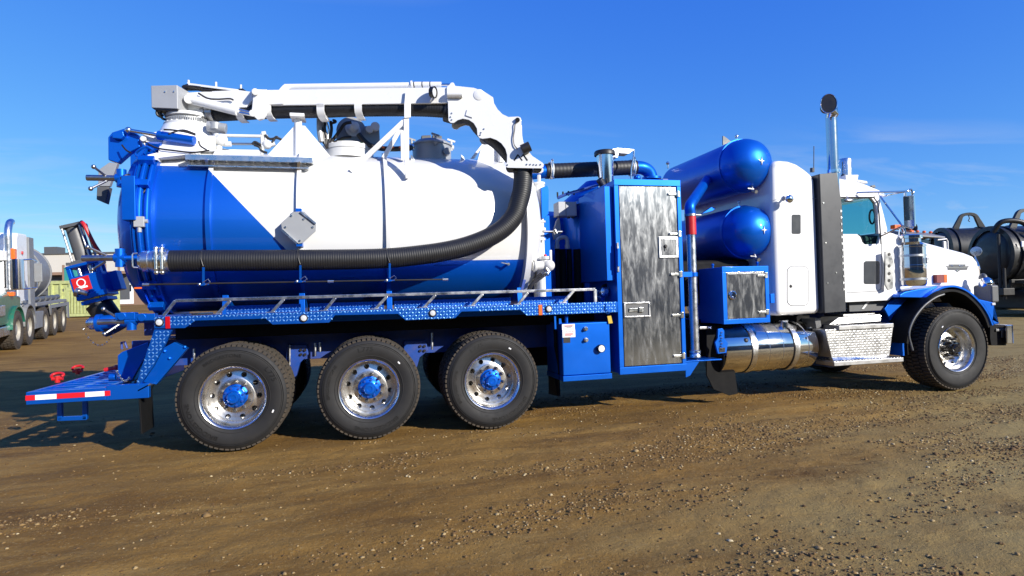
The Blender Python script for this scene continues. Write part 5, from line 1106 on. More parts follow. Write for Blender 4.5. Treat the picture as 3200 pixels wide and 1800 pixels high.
MB().prism([P(9,385,780,.3), P(9,430,775,.3), P(9,440,850,.3), P(9,400,860,.3)], (0,.3,0)).build('tank_bracket', 'grey_dark', ft)
# battery box steps
bx = [P(9,470,872,.06), P(9,1032,838,.06), P(9,1000,1085,.06), P(9,525,1100,.06)]
bb = MB().prism(bx, (0,.55,0)).build('step_box', 'tread_aluminium', T, bev=.004)
lugs([(p.x, p.z) for p in bx], (0,.06,0), (1,0,0), (0,0,1), (0,-1,0), pitch=.066, L=.019, Wd=.010, H=.004).build('tread_lugs', 'step_lug', bb, ang=180)['kind'] = 'stuff'
a, b = P(9,585,842,.03), P(9,1035,815,.03)
MB().box(a.x, b.x, .03, .30, (a.z+b.z)/2-.055, (a.z+b.z)/2).build('step_nosing', 'tread_aluminium', bb, bev=.006)
ux = [P(9,500,830,.20), P(9,930,800,.20), P(9,925,742,.24), P(9,580,770,.24)]
us = MB().loft([ux, [p+Vector((0,.3,0)) for p in ux]]).build('upper_step', 'tread_aluminium', bb, bev=.004)
lugs([(p.x, p.z) for p in ux], (0,.195,0), (1,0,0), (0,0,1), (0,-1,0), pitch=.066, L=.019, Wd=.010, H=.004).build('step_lugs', 'step_lug', bb, ang=180)['kind'] = 'stuff'
MB().box(P(9,620,745,.35).x, P(9,880,730,.35).x, .35, .70, P(9,750,757,.35).z, P(9,750,738,.35).z).build('top_tread', 'tread_aluminium', bb, bev=.004)
a, b = P(9,545,1135,-.02), P(9,1117,1100,-.02); z_ = (a.z+b.z)/2
ls = MB().box(a.x, b.x, -.02, .30, z_-.055, z_).build('lower_step', 'tread_aluminium', T, bev=.006)
for i in range(22):
    x_ = a.x+.03+(b.x-a.x-.06)*i/21; MB().box(x_-.008, x_+.008, .0, .27, z_+.0005, z_+.008).build('step_cleat', 'aluminium', ls)
MB().prism([P(9,525,1095,.065), P(9,1000,1080,.065), P(9,1000,1100,.03), P(9,540,1125,.03)], (0,.05,0)).build('step_riser', 'aluminium', bb)
MB().prism([P(9,410,880,.45), P(9,470,880,.45), P(9,545,1180,.45), P(9,500,1180,.45), P(9,410,1000,.45)], (0,.5,0)).build('step_bracket', 'blue_chassis', T)

# ================================================================== SLEEPER, CAB AND HOOD
ys = .15
slp = [P(*q, ys) for q in ((8,60,712),(8,130,706),(8,220,714),(8,300,742),(8,380,795),(8,440,845),(8,480,900),(8,500,1000),(9,400,0),(9,440,735),(9,85,757),(9,62,300),(8,45,1100),(8,40,800))]
xb = min(p.x for p in slp[-3:]); slp[10].x = xb; slp[11].x = xb; slp[12].x = xb; slp[13].x = xb+.01
xf = slp[9].x; slp[8].x = xf; slp[7].x = xf-.005
sleeper = MB().mirror(slp).build('sleeper', 'white', T, bev=.07, seg=5)
def rrect(k, a0, a1, b0, b1, y, rad, n=5):
    pts = []
    for (ca, cb, t0) in ((a1-rad, b0+rad, -90), (a1-rad, b1-rad, 0), (a0+rad, b1-rad, 90), (a0+rad, b0+rad, 180)):
        for i in range(n+1):
            t = R(t0+90*i/n); pts.append(P(k, ca+rad*math.cos(t), cb+rad*math.sin(t), y))
    return pts
q = rrect(9,158,332,348,672,ys-.001,45)
ld = MB().prism([p+Vector((0,-.003,0)) for p in q], (0,.004,0)).build('luggage_door', 'white', sleeper, bev=.001)
MB().tube(q+[q[0]], .0045, 6, False).build('door_gasket', 'panel_grey', ld)
c = P(9,188,512,ys-.004); MB().lathe([(.022,0),(.016,.01),(1e-4,.012)], c, (0,-1,0), 16).build('door_lock', 'black', ld)
q = rrect(8,240,330,1257,1452,ys-.004,16); wv = MB().prism(q, (0,.006,0)).build('sleeper_window', 'window_grey', sleeper, bev=.001)
c = P(8,175,1080,ys); ml = MB().lathe([(.03,-.01),(.03,.05),(1e-4,.055)], c, (0,-1,0), 16).sphere(P(8,215,1100,ys-.13), .055, 18, (1,.7,1)).cyl(c-Vector((0,.04,0)), P(8,215,1100,ys-.13), .015, n=10).build('side_lamp', 'chrome', sleeper)
MB().tube([P(8,45,1108,ys-.001), P(8,300,1100,ys-.001), P(8,490,1097,ys-.001)], .003, 6).build('panel_seam', 'grey_box', sleeper)
MB().box(P(7,2472,380,.12).x, P(7,2513,380,.12).x, .12, .16, P(7,2490,475,.12).z, P(7,2490,380,.12).z).build('clearance_lamp', 'blue', sleeper, bev=.004)
MB().cyl(P(8,460,825,.7), P(8,462,570,.7), .006, n=6).cyl(P(8,445,830,.7), P(8,445,790,.7), .03, n=10).build('antenna', 'grey_dark', T)
# heat shield panel and exhaust stack
ye = .07
hs_ = [P(8,517,848,ye), P(8,700,836,ye), P(8,735,1160,ye), P(9,650,718,ye), P(9,472,733,ye), P(9,445,0,ye)]
xh = (hs_[0].x+hs_[4].x)/2; hs_[0].x = xh; hs_[4].x = xh; hs_[5].x = xh
x2_ = (hs_[2].x+hs_[3].x)/2; hs_[2].x = x2_; hs_[3].x = x2_; hs_[1].x = x2_-.06
hsh = MB().prism(hs_, (0,.02,0)).box(xh-.003, xh+.012, ye+.021, .45, hs_[4].z, hs_[0].z).build('exhaust_shield', 'panel_grey', T, bev=.004)
for q in ((8,557,1140),(9,475,155),(9,490,485),(9,560,400)): c = P(*q, ye-.001); MB().cyl(c, c-Vector((0,.006,0)), .010, n=8).build('shield_screw', 'zinc', hsh)
for i in range(13): z_ = hs_[2].z-.06-.085*i; MB().prism([Vector((x2_-.03,ye-.003,z_)), Vector((x2_-.004,ye-.003,z_-.02)), Vector((x2_-.03,ye-.003,z_-.04))], (0,-.003,0)).build('trim_tooth', 'aluminium', hsh)
yk = .25
s0, s1 = P(8,665,840,yk), P(8,652,290,yk); xs_ = (s0.x+s1.x)/2-.02
exs = MB().tube([Vector((xs_, yk, s0.z-1.2)), Vector((xs_, yk, s0.z)), Vector((xs_, yk, s1.z))], .070, 32, False).build('exhaust_stack', 'stack_chrome', T, ang=60)
# the pipe curls over into an oval mouth with a dark throat
tp = P(8,612,140,yk-.16); mu = Vector((.83,-.55,0)); mv = Vector((.12,.16,.98)); TT = np.linspace(0, 2*math.pi, 36, False)
l0 = [Vector((xs_+.070*math.cos(t), yk+.070*math.sin(t), s1.z)) for t in TT]
l2 = [tp+(mu*math.cos(t)*.098+mv*math.sin(t)*.135) for t in TT]
l1 = [Vector((xs_-.005+.075*math.cos(t), yk-.03+.075*math.sin(t), s1.z+.07+.05*math.sin(t))) for t in TT]
MB().loft([l0, l1, l2], caps=False).build('stack_mouth', 'stack_chrome', exs, ang=60)
MB().loft([[tp+(mu*math.cos(t)*.096+mv*math.sin(t)*.132) for t in TT], [tp+Vector((.02,.09,-.03))+(mu*math.cos(t)*.06+mv*math.sin(t)*.08) for t in TT]]).build('stack_throat', 'black', exs)
MB().tube([tp+(mu*math.cos(t)*.098+mv*math.sin(t)*.135) for t in list(TT)+[0]], .006, 8).build('mouth_lip', 'chrome', exs)
MB().lathe([(.073,-.02),(.083,-.02),(.083,.02),(.073,.02)], (xs_, yk, s0.z+.02), (0,0,1), 32).build('stack_clamp', 'chrome', exs)
# cab shell
yc = .22
def mir(v): return Vector((v.x, 2*HW-v.y, v.z))
side = [P(*q, yc) for q in ((9,560,82),(9,735,83),(9,762,100),(9,776,140),(9,790,162),(9,805,168),(9,912,162),(9,928,90),(9,960,60),(9,1040,80),(9,1090,120),(9,1088,540),(9,995,628),(9,560,648))]
cabs = MB().prism(side, (0,.05,0)).build('cab_side', 'white', T, bev=.006)
MB().prism([mir(p)+Vector((0,-.05,0)) for p in side], (0,.05,0)).build('cab_side', 'white', T, bev=.006)
ap_ = [P(*q, yc) for q in ((8,1040,1090),(8,1065,1070),(8,1115,1072),(8,1160,1240),(8,1200,1405),(8,1195,1449),(8,1108,1449),(8,1095,1240),(8,1080,1140))]
for s_ in (0, 1): MB().prism([mir(p)+Vector((0,-.05,0)) if s_ else p for p in ap_], (0,.05,0)).build('windscreen_pillar', 'white', T, bev=.004)
rp = [P(*q, yc) for q in ((8,640,1058),(8,1115,1058),(8,1112,1085),(8,1045,1092),(8,640,1098))]
for s_ in (0, 1): MB().prism([mir(p)+Vector((0,-.05,0)) if s_ else p for p in rp], (0,.05,0)).build('roof_rail', 'white', T, bev=.004)
roof = [P(8,640,1060,yc+.02), P(8,640,900,yc+.16), P(8,725,890,yc+.16), P(8,900,925,yc+.14), P(8,1000,957,yc+.12), P(8,1110,1005,yc+.10), P(8,1185,1050,yc+.06), P(8,1185,1062,yc+.02)]
rf = MB().mirror(roof).build('cab_roof', 'white', T, bev=.03, seg=3)
vz = [P(8,1000,990,yc), P(8,1060,965,yc+.05), P(8,1190,1062,yc+.02), P(8,1110,1075,yc)]
MB().mirror([P(8,1120,1020,yc+.05), P(8,1200,1066,yc+.0), P(8,1198,1076,yc+.0), P(8,1112,1060,yc+.03)]).build('sun_visor', 'aluminium', rf, bev=.004)
MB().prism([P(8,780,858,.42), P(8,915,855,.42), P(8,880,1020,.42), P(8,795,1022,.42)], (0,.3,0)).build('roof_fairing', 'white', rf, bev=.01)
MB().prism([P(8,905,905,.5), P(8,1000,920,.5), P(8,1005,945,.5), P(8,905,930,.5)], (0,.25,0)).build('air_horn', 'white_rough', rf, bev=.008)
q = P(8,780,850,.75); MB().lathe([(.085,-.04),(.085,.20),(.075,.22),(1e-4,.225)], (q.x,.75,q.z), (0,0,1), 24).build('roof_beacon', 'aluminium', rf)
q = P(8,755,870,.6); MB().cyl(q, q+Vector((0,0,.2)), .006, n=6).sphere(q, .03, 10).build('roof_antenna', 'black', rf)
MB().prism([P(8,1040,965,.6), P(8,1075,958,.6), P(8,1085,985,.6), P(8,1050,980,.6)], (0,.1,0)).build('marker_light', 'grey_dark', rf)
# back wall, floor and windows
bxw = P(9,600,82,yc).x
MB().box(bxw-.45, bxw-.40, yc+.05, 2*HW-yc-.05, 1.1, roof[1].z-.01).build('cab_back', 'interior', T)
MB().box(bxw-.40, side[11].x, yc+.051, 2*HW-yc-.051, side[12].z+.05, side[12].z+.12).build('cab_floor', 'interior', T)
wg = [P(*q, yc+.03) for q in ((8,640,1090),(8,1045,1088),(8,1082,1140),(8,1097,1240),(8,1112,1449),(9,915,165),(9,800,170),(9,780,150),(9,760,100),(9,735,80),(9,560,80))]
gl_ = MB().add(wg, [tuple(range(len(wg)))]).build('side_window', 'glass', T)
MB().add([mir(p) for p in wg], [tuple(range(len(wg)))]).build('side_window', 'glass', T)
wsn = [P(8,1118,1075,yc+.05), P(8,1200,1420,yc+.05)]
MB().add([wsn[0], wsn[1], mir(wsn[1]), mir(wsn[0])], [(0,1,2,3)]).build('windscreen', 'glass', T)
MB().tube([p+Vector((0,-.028,0)) for p in (wg[0], wg[1], wg[2], wg[3], wg[4], wg[5])], .010, 6).build('window_seal', 'black', T)
ws1 = wsn[1]; zd = P(9,700,60,.4).z
MB().box(ws1.x-.55, ws1.x-.02, .30, 2.2, zd-.55, zd-.06).build('dashboard', 'interior', T, bev=.05)
for y_ in (.45, 1.5):
    s_ = MB().box(bxw-.20, bxw-.04, y_, y_+.5, 1.55, 2.22).box(bxw-.15, bxw+.38, y_, y_+.5, 1.42, 1.58).build('seat', 'interior', T, bev=.05); MB().box(bxw-.17, bxw-.07, y_+.12, y_+.38, 2.23, 2.42).build('headrest', 'interior', s_, bev=.04)
sw = Vector((ws1.x-.62, 1.85, zd+.02)); e1_ = Vector((0,1,0)); e2v = Vector((.45,0,.9)).normalized()
MB().tube([sw+e1_*.22*math.cos(t)+e2v*.22*math.sin(t) for t in np.linspace(0, 2*math.pi, 32)], .016, 8).bar(sw-e1_*.2, sw+e1_*.2, .03, .02).build('steering_wheel', 'interior', T)
gr = [P(8,1048+28*math.cos(t), 1280+70*math.sin(t), yc+.10) for t in np.linspace(0, 2*math.pi, 24)]; MB().tube(gr, .012, 8).build('grab_strap', 'interior', T)
# small pieces on the door
q = rrect(9,790,920,305,495,yc-.004,18); MB().prism(q, (0,.005,0)).build('peep_window', 'window_grey', cabs, bev=.001)
MB().tube([P(9,648,566,yc-.001), P(9,900,552,yc-.001), P(9,930,535,yc-.001), P(9,940,400,yc-.001), P(9,934,160,yc-.001)], .0035, 6).build('door_gap', 'grey_dark', cabs)
MB().tube(catmull([P(9,745,85,yc-.002), P(9,770,110,yc-.002), P(9,782,150,yc-.002)], 4), .006, 6).build('window_trim', 'black', cabs)
q = P(8,815,1115,yc-.07); MB().sphere(q, .075, 20, (1,.35,.33)).cyl(P(8,790,1080,yc-.02), q, .012, n=8).build('spot_mirror', 'steel', cabs)
MB().box(P(9,655,660,.35).x, P(9,990,640,.35).x, .32, .36, P(9,800,715,.35).z, P(9,800,632,.35).z).build('cab_gap_shade', 'grey_dark', T)  # dark panel standing in for the shaded gap under the cab
MB().prism([P(9,770,700,.31), P(9,825,628,.31), P(9,845,628,.31), P(9,790,700,.31)], (0,.008,0)).build('gap_strap', 'white_rough', T)
# mirror on its tubular bracket
ym = -.10
mb_ = MB().tube(catmull([P(8,890,1050,yc), P(8,940,1035,yc-.05), P(8,1360,1025,ym), P(8,1430,1004,ym), P(8,1448,1030,ym), P(8,1456,1200,ym), P(8,1466,1380,ym)], 5), .011, 8).tube([P(8,1190,1066,yc), P(8,1300,1042,ym+.1), P(8,1430,1020,ym)], .009, 8).tube([P(8,1130,1075,yc), P(8,1352,1372,ym+.05)], .012, 8).tube([P(8,1466,1380,ym), P(8,1450,1400,ym), P(8,1360,1370,ym+.05), P(9,930,100,yc)], .011, 8).build('mirror_bracket', 'chrome', T)
ma, mb2 = P(8,1345,1068,ym-.02), P(8,1440,1385,ym-.02); xm = (ma.x+mb2.x)/2+.02; zm0, zm1 = mb2.z, ma.z
mh = MB().obox((xm+.02, ym-.03, (zm0+zm1)/2), (.02,.006,0), (-.018,.062,0), (0,0,(zm1-zm0)/2)).build('wing_mirror', 'chrome', T, bev=.006)
mg = MB().obox((xm-.003, ym-.034, (zm0+zm1)/2+.04), (.002,.0006,0), (-.015,.054,0), (0,0,(zm1-zm0)/2-.05)).build('mirror_glass', 'mirror_dark', mh)
MB().sphere(P(8,1455,1035,ym), .022, 10).cyl(P(8,1380,1040,ym), P(8,1380,1070,ym), .016, n=10).build('mirror_knuckle', 'zinc', mh)
# hood
yh = lambda a: .40+(a-1000)/725*.26
hpf = [P(9,a,b,yh(a)) for a, b in ((1000,70),(1130,98),(1250,140),(1380,174),(1500,206),(1620,238),(1690,265),(1725,310),(1745,390),(1758,500),(1764,625),(1500,640),(1090,640),(1000,300))]
hood = MB().mirror(hpf).build('hood', 'white', T, bev=.035, seg=4)
xg = max(p.x for p in hpf); gz0 = hpf[10].z; gz1 = hpf[7].z
gri = MB().box(xg-.05, xg+.05, .72, 1.78, gz0-.15, gz1-.05).build('grille_surround', 'chrome', T, bev=.02)
for i in range(9): y_ = .80+.105*i; MB().box(xg+.051, xg+.062, y_, y_+.06, gz0-.08, gz1-.15).build('grille_bar', 'steel', gri)
# badge
def onhood(a, b, e=0):                   # point on the hood's flank
    return P(9, a, b, yh(a)-.006-e)
bd = [(1462,345),(1490,348),(1487,332),(1628,332),(1625,348),(1657,345),(1645,358),(1640,378),(1580,381),(1560,398),(1540,381),(1480,380),(1477,358)]
bg_ = MB().prism([onhood(*q) for q in bd], (0,.012,0)).build('hood_badge', 'grey_dark', hood)
for a_, b_, w_ in ((1512,343,5),(1521,348,4),(1577,344,6),(1588,350,4),(1600,345,4),(1558,384,6)):
    MB().sphere(onhood(a_, b_, .003), .0022*w_, 8, (1,.4,1)).build('badge_stud', 'chrome', bg_)
MB().bar(onhood(1478,358,.004), onhood(1640,356,.004), .004, .006, (0,1,0)).build('badge_line', 'chrome', bg_)
a, b = onhood(1372,418,.03), onhood(1448,484,.03)
sm = MB().box(a.x, b.x-.06, a.y-.03, a.y+.03, b.z, a.z).build('turn_signal', 'maroon', hood, bev=.006); MB().box(b.x-.059, b.x, a.y-.03, a.y+.03, b.z, a.z).build('signal_lens', 'orange', sm, bev=.006)
# hood mirror
q = P(9,1714,226,.86); hm = MB().lathe([(.02,-.03),(.06,-.015),(.075,.0),(.07,.012),(1e-4,.016)], q, (-.75,-.65,0), 24).build('hood_mirror', 'aluminium', T)
MB().tube(catmull([q+Vector((.02,.03,-.03)), P(9,1708,280,.86), P(9,1728,320,.80), P(9,1745,375,.72)], 5), .010, 8).build('mirror_stalk', 'zinc', hm)
# air cleaner
yk2 = .21; k0, k1 = P(9,1175,512,yk2), P(9,1165,165,yk2); xk = k0.x; ar = .190
ac = MB().lathe([(.10, k0.z-.0), (ar-.02, k0.z), (ar, k0.z+.03), (ar, k0.z+.26), (ar+.006, k0.z+.262), (ar+.006, k0.z+.285), (ar, k0.z+.288), (ar, k1.z-.05), (ar+.008, k1.z-.045), (ar+.008, k1.z-.02), (ar-.03, k1.z), (ar-.05, k1.z+.02), (ar-.05, k1.z+.07), (ar-.03, k1.z+.075), (ar-.03, k1.z+.11), (ar-.06, k1.z+.125), (1e-4, k1.z+.13)], (xk, yk2, 0), (0,0,1), 56).build('air_cleaner', 'chrome', T)
for z_ in (k0.z+.08, k1.z-.18): MB().lathe([(ar, z_), (ar+.007, z_+.002), (ar+.007, z_+.028), (ar, z_+.03)], (xk, yk2, 0), (0,0,1), 56).build('cleaner_band', 'aluminium', ac)
MB().box(xk+.05, xk+.09, yk2-.215, yk2-.19, k0.z+.30, k0.z+.38).build('band_buckle', 'aluminium', ac, bev=.004)
MB().tube([P(9,1105+22*math.cos(t), 80+55*math.sin(t), .25) for t in np.linspace(0, 2*math.pi, 24)], .014, 8).build('snorkel_ring', 'chrome', ac)
gh_ = MB().prism([P(9,965,225,.13), P(9,1010,215,.13), P(9,1030,300,.13), P(9,1030,530,.13), P(9,990,545,.13), P(9,965,500,.13)], (0,.02,0)).build('step_guard', 'steel', T, bev=.004)
for b in (250, 345, 408, 465): c = P(9,998,b,.128); MB().cyl(c, c-Vector((0,.003,0)), .022, n=14).build('guard_hole', 'black', gh_)
# clearance lamps and horns along the cowl
for a, b, m in ((1045,25,'orange'),(1060,25,'orange')): q = P(9,a,b,.5); MB().obox(q, (.045,0,0), (0,.04,0), (0,0,.03)).build('cowl_lamp', m, T, bev=.01)
# front fender, flare, wheel well
yf = .03
FP = [(1112,1085),(1108,980),(1125,880),(1165,780),(1225,690),(1300,607),(1380,545),(1450,513),(1540,505),(1630,535),(1705,590),(1775,665),(1825,745),(1858,830)]
def sheet(path, y0, y1, th):
    pts = catmull([P(9,a,b,y0) for a, b in path], 4); lo = []
    for i, p in enumerate(pts):
        t = (pts[min(i+1, len(pts)-1)]-pts[max(i-1, 0)]).normalized(); n = Vector((-t.z, 0, t.x))
        lo.append([Vector((p.x, y0, p.z)), Vector((p.x, y1, p.z)), Vector((p.x, y1, p.z))-n*th, Vector((p.x, y0, p.z))-n*th])
    return MB().loft(lo)
fen = sheet(FP, yf, .72, .025).build('front_fender', 'blue', T, ang=50)
def shift(path, d):
    cx_, cy_ = 1535, 1015; out = []
    for a, b in path:
        l = math.hypot(a-cx_, b-cy_); out.append((a+(cx_-a)*d/l, b+(cy_-b)*d/l))
    return out
FL = shift(FP[1:], 34)
sheet(FL, -.06, .30, .03).build('fender_flare', 'flap_rubber_and_shade', fen, ang=50)
pts = catmull([P(9,a,b,-.062) for a, b in ((1450,578),(1380,605),(1290,670),(1215,760),(1172,850),(1162,920),(1178,990),(1192,1040))], 5)
MB().tube(pts, .012, 8).build('flare_glint', 'grey_dark', fen)  # grey bead standing in for the highlight along the flare lip
sheet(shift(FP, 40), .10, .74, .012).build('wheel_well', 'flap_rubber_and_shade', fen, ang=50)
MB().prism([P(9,a,b,.10) for a, b in ((1082,605),(1088,580),(1130,558),(1240,535),(1345,520),(1400,505),(1385,548),(1300,610))], (0,.45,0)).build('fender_top', 'blue', fen, bev=.012)
MB().prism([P(9,a,b,.28) for a, b in ((1000,645),(1045,615),(1285,610),(1180,745),(1120,860),(1105,1085),(1060,1020),(1030,945),(1030,830),(960,700))], (0,.03,0)).build('fender_skirt', 'blue', fen, bev=.006)
MB().prism([P(9,a,b,.10) for a, b in ((1705,602),(1745,620),(1868,648),(1866,700),(1856,785),(1906,806),(1905,822),(1860,828),(1825,745),(1775,665))], (0,.55,0)).build('fender_nose', 'blue', fen, bev=.015)
MB().box(P(9,1845,655,.09).x, P(9,1872,655,.09).x, .085, .2, P(9,1860,668,.09).z, P(9,1860,648,.09).z).build('nose_lamp', 'lens', fen, bev=.004)
MB().box(8.62, 8.66, .3, .75, .45, 1.2).build('splash_guard', 'blue_chassis', T)
# headlight
q = P(9,1790,490,.42); hl = MB().obox(P(9,1795,575,.42), (.07,0,0), (0,.14,0), (0,0,.13)).build('headlight_pod', 'grey_dark', T, bev=.03)
MB().sphere(q, .10, 20, (.8,1,1)).build('headlight_shell', 'chrome', hl); MB().lathe([(.09,0),(.07,.03),(1e-4,.045)], q+Vector((.05,0,0)), (1,0,0), 24).build('headlight_lens', 'lens', hl)
MB().sphere(P(9,1770,445,.45), .06, 16, (.8,1,1.2)).build('signal_pod', 'grey_dark', hl)
# bumper
ba, bb_ = P(9,1965,832,.03), P(9,2027,985,.03)
bum = MB().box(ba.x+.10, bb_.x-.0, .03, 2.47, bb_.z, ba.z).box(ba.x, ba.x+.099, .03, .06, bb_.z, ba.z).build('bumper', 'chrome', T, bev=.02)
MB().prism([P(9,a,b,.12) for a, b in ((1830,830),(1962,832),(1962,1000),(1840,1000),(1830,940))], (0,.6,0)).build('bumper_bracket', 'flap_rubber_and_shade', bum)
MB().prism([P(9,a,b,.10) for a, b in ((1880,865),(1945,862),(1945,935),(1925,935),(1925,880),(1880,885))], (0,.015,0)).build('tow_hook', 'steel', bum, bev=.003)

# ================================================================== BACKGROUND
def simple_wheel(par, x, y, z, r=.52, wdt=.28, hub='old_rim'):
    w = MB().lathe([(.30, .02), (.36, -.01), (r-.08, -.012), (r-.03, .01), (r, .03), (r, wdt-.03), (r-.04, wdt), (.3, wdt)], (x, y, z), (0,-1,0), 40).build('wheel', 'tread_rubber', par, ang=40)
    MB().lathe([(.31, .015), (.29, .03), (.27, .12), (.16, .13), (.15, .06), (.10, .05), (1e-4, .04)], (x, y, z), (0,-1,0), 32).build('rim', hub, w)
    lg = MB()
    for k in range(36):
        a = 2*math.pi*k/36
        for j in range(3):
            aa = a+.06*(j % 2); d = Vector((math.cos(aa), 0, math.sin(aa))); t = Vector((-d.z, 0, d.x)); lg.obox(Vector((x, y-.045-.085*j, z))+d*r, d*.012, t*.028, (0,.034,0))
    lg.build('tread', 'tread_rubber', w)
    return w
# ---- older white and green tank truck on the left
f1 = PR(0, 60, 1088, 16.9); f4 = PR(0, 200, 1033, 22.3)
fd = f1-f4; ang_ = math.atan2(fd.y, fd.x); z0_ = gh(f1.x, f1.y); z4_ = gh(f4.x, f4.y)
OT = empty('tank_truck'); OT.location = (f1.x, f1.y, z0_); OT.rotation_euler = (0, math.atan2(z4_-z0_, Vector((fd.x, fd.y)).length), ang_)
tag(OT, 'older white tank truck with green hood and grey tank parked far behind the tail platform', 'truck')
for x in (0, -1.27): simple_wheel(OT, x, 0, .54, .54, .36); simple_wheel(OT, x, -2.1, .54, .54, .36)
for x in (-3.3, -4.65, -6.1): simple_wheel(OT, x, 0, .52); simple_wheel(OT, x, -2.2, .52)
MB().box(-7.2, 1.6, -1.75, -1.65, .75, 1.0).box(-7.2, 1.6, -.85, -.75, .75, 1.0).build('chassis_frame', 'old_grey', OT)
hd_ = [(-.55,0,1.0),(.55,0,1.0),(.75,0,.75),(1.9,0,.75),(1.95,0,1.5),(.5,0,1.62),(-.55,0,1.5)]
MB().prism([Vector(p)+Vector((0,-.05,0)) for p in hd_], (0,-2.3,0)).build('hood', 'green_cab', OT, bev=.06)
MB().box(1.2, 1.97, -.03, .0, 1.02, 1.3).build('headlight_trim', 'aluminium', OT, bev=.02)
MB().box(.6, 2.1, -.05, -2.4, .45, .72).build('bumper', 'aluminium', OT, bev=.03)
for x in (0, -1.27):
    pts = [Vector((x+.66*math.cos(t), 0, .54+.66*math.sin(t))) for t in np.linspace(R(5), R(175), 16)]
    MB().loft([[p+Vector((0,.02,0)), p+Vector((0,-.5,0)), p+Vector((.0,-.5,.04)), p+Vector((0,.02,.04))] for p in pts]).build('fender', 'old_grey' if x < 0 else 'green_cab', OT)
cb2 = MB().box(-.55, .55, -.18, -2.3, 1.2, 1.75).box(-.55, -.40, -.18, -2.3, 1.751, 2.75).box(.42, .5, -.18, -.30, 1.751, 2.5).box(.42, .5, -2.2, -2.3, 1.751, 2.5).box(-.60, .62, -.16, -2.32, 2.5, 2.78).build('cab', 'old_white', OT, bev=.03)
MB().box(-.39, .41, -.21, -.23, 1.76, 2.49).build('side_window', 'glass_dark', cb2); MB().box(.46, .47, -.31, -2.19, 1.76, 2.49).build('windscreen', 'glass_dark', cb2)
sl2 = MB().prism([Vector(p) for p in ((-1.75,-.12,1.12),(-.58,-.12,1.05),(-.58,-.12,3.2),(-.75,-.12,3.36),(-1.75,-.12,3.38))], (0,-2.3,0)).build('sleeper', 'old_white', OT, bev=.06)
MB().cyl((-1.1,-.118,2.78), (-1.1,-.08,2.78), .05, n=14).build('clearance_lamp', 'red_lens', sl2)
MB().box(-1.5, -.9, -.08, -.119, 1.2, 1.35).build('side_vent', 'old_grey', sl2)
MB().box(-2.35, -1.78, -.08, -2.3, .6, 3.3).build('exhaust_shield', 'old_grey', OT, bev=.02)
MB().tube(catmull([Vector((.35,-.10,1.7)), Vector((.35,-.10,2.9)), Vector((.34,-.10,3.3)), Vector((.18,-.10,3.55)), Vector((-.0,-.10,3.62))], 6), .09, 18).build('exhaust_stack', 'aluminium', OT)
MB().cyl((.25,.02,1.72), (.25,.02,2.55), .20, n=28).build('air_cleaner', 'chrome', OT)
MB().box(.2, .42, -.05, .06, 2.55, 2.85).build('amber_beacon', 'orange', OT, bev=.03)
MB().box(.45, .62, -.1, .06, 1.52, 1.64).build('turn_signal', 'orange', OT, bev=.02)
MB().tube([Vector((.4,-.15,2.5)), Vector((.1,.35,2.55)), Vector((-.3,.40,2.5)), Vector((-.3,.40,1.75)), Vector((.1,.3,1.72)), Vector((.4,-.15,1.7))], .022, 8).build('mirror_bracket', 'chrome', OT)
MB().box(-.34, -.26, .32, .52, 1.9, 2.45).build('wing_mirror', 'old_grey', OT, bev=.02)
tk2 = MB().lathe([(1e-4, -2.42), (.6, -2.46), (.92, -2.55), (1.0, -2.65), (1.0, -5.6), (.95, -5.9), (.7, -6.2), (1e-4, -6.3)], (0, -1.25, 2.2), (1,0,0), 64).build('tank', 'old_grey', OT)
for x in (-2.7, -4.1, -5.5): MB().lathe([(1.0, x-.03), (1.04, x-.03), (1.04, x+.03), (1.0, x+.03)], (0, -1.25, 2.2), (1,0,0), 64).build('rib', 'old_grey', tk2)
MB().box(-7.0, -2.4, -.05, -.6, 1.12, 1.22).build('side_deck', 'old_grey', OT, bev=.01)
for i in range(5): MB().cyl((-3.0-.8*i, -.3, 1.3), (-3.6-.8*i, -.3, 1.32), .09, n=14).build('hose_section', 'grey_dark', OT)
pts = [(-7.1, 1.1), (-3.9, 1.1), (-3.9, 1.0), (-4.05, .75), (-4.1, .98), (-6.75, .98), (-6.85, .5), (-7.1, .45)]
MB().prism([Vector((a, .01, b)) for a, b in pts], (0,-.04,0)).build('fender_panel', 'old_grey', OT)
MB().box(-3.0, -1.85, -.0, -.6, .42, .95).build('tool_box', 'old_grey', OT, bev=.02)
# ---- lime scrap bins and building at the back
def ribbed_bin(name, q0, q1, dist, depth, label, nrib):
    a, b = PR(0, *q0, dist), PR(0, *q1, dist); g = gh((a.x+b.x)/2, (a.y+b.y)/2); dirv = (b-a); dirv.z = 0; L = dirv.length; dirv.normalize()
    o = empty(name, (a.x, a.y, g), math.atan2(dirv.y, dirv.x)); H = PR(0, q0[0], q0[2] if len(q0) > 2 else q0[1], dist).z-g
    tag(o, label, 'bin', 'lime green scrap bins')
    MB().box(0, L, 0, .08, .12, H).box(0, L, depth, depth+.08, .12, H).box(0, .08, .081, depth-.001, .12, H).box(L-.08, L, .081, depth-.001, .12, H).box(.081, L-.081, .081, depth-.001, .12, .2).build('bin_wall', 'lime', o)
    MB().box(-.06, L+.06, -.08, .0-.001, H-.16, H+.02).build('bin_rim', 'lime', o, bev=.01); MB().box(-.06, L+.06, -.08, -.001, .05, .2).build('bin_skid', 'lime', o, bev=.01)
    for i in range(nrib): x = L*(i+.5)/nrib; MB().box(x-.05, x+.05, -.09, -.001, .21, H-.17).build('bin_rib', 'lime', o)
    return o, L, H
o1, L1, H1 = ribbed_bin('scrap_bin', (150, 880), (262, 880), 33, 2.0, 'tall lime green scrap bin with two rows of worn dark marks, before the beige building', 4)
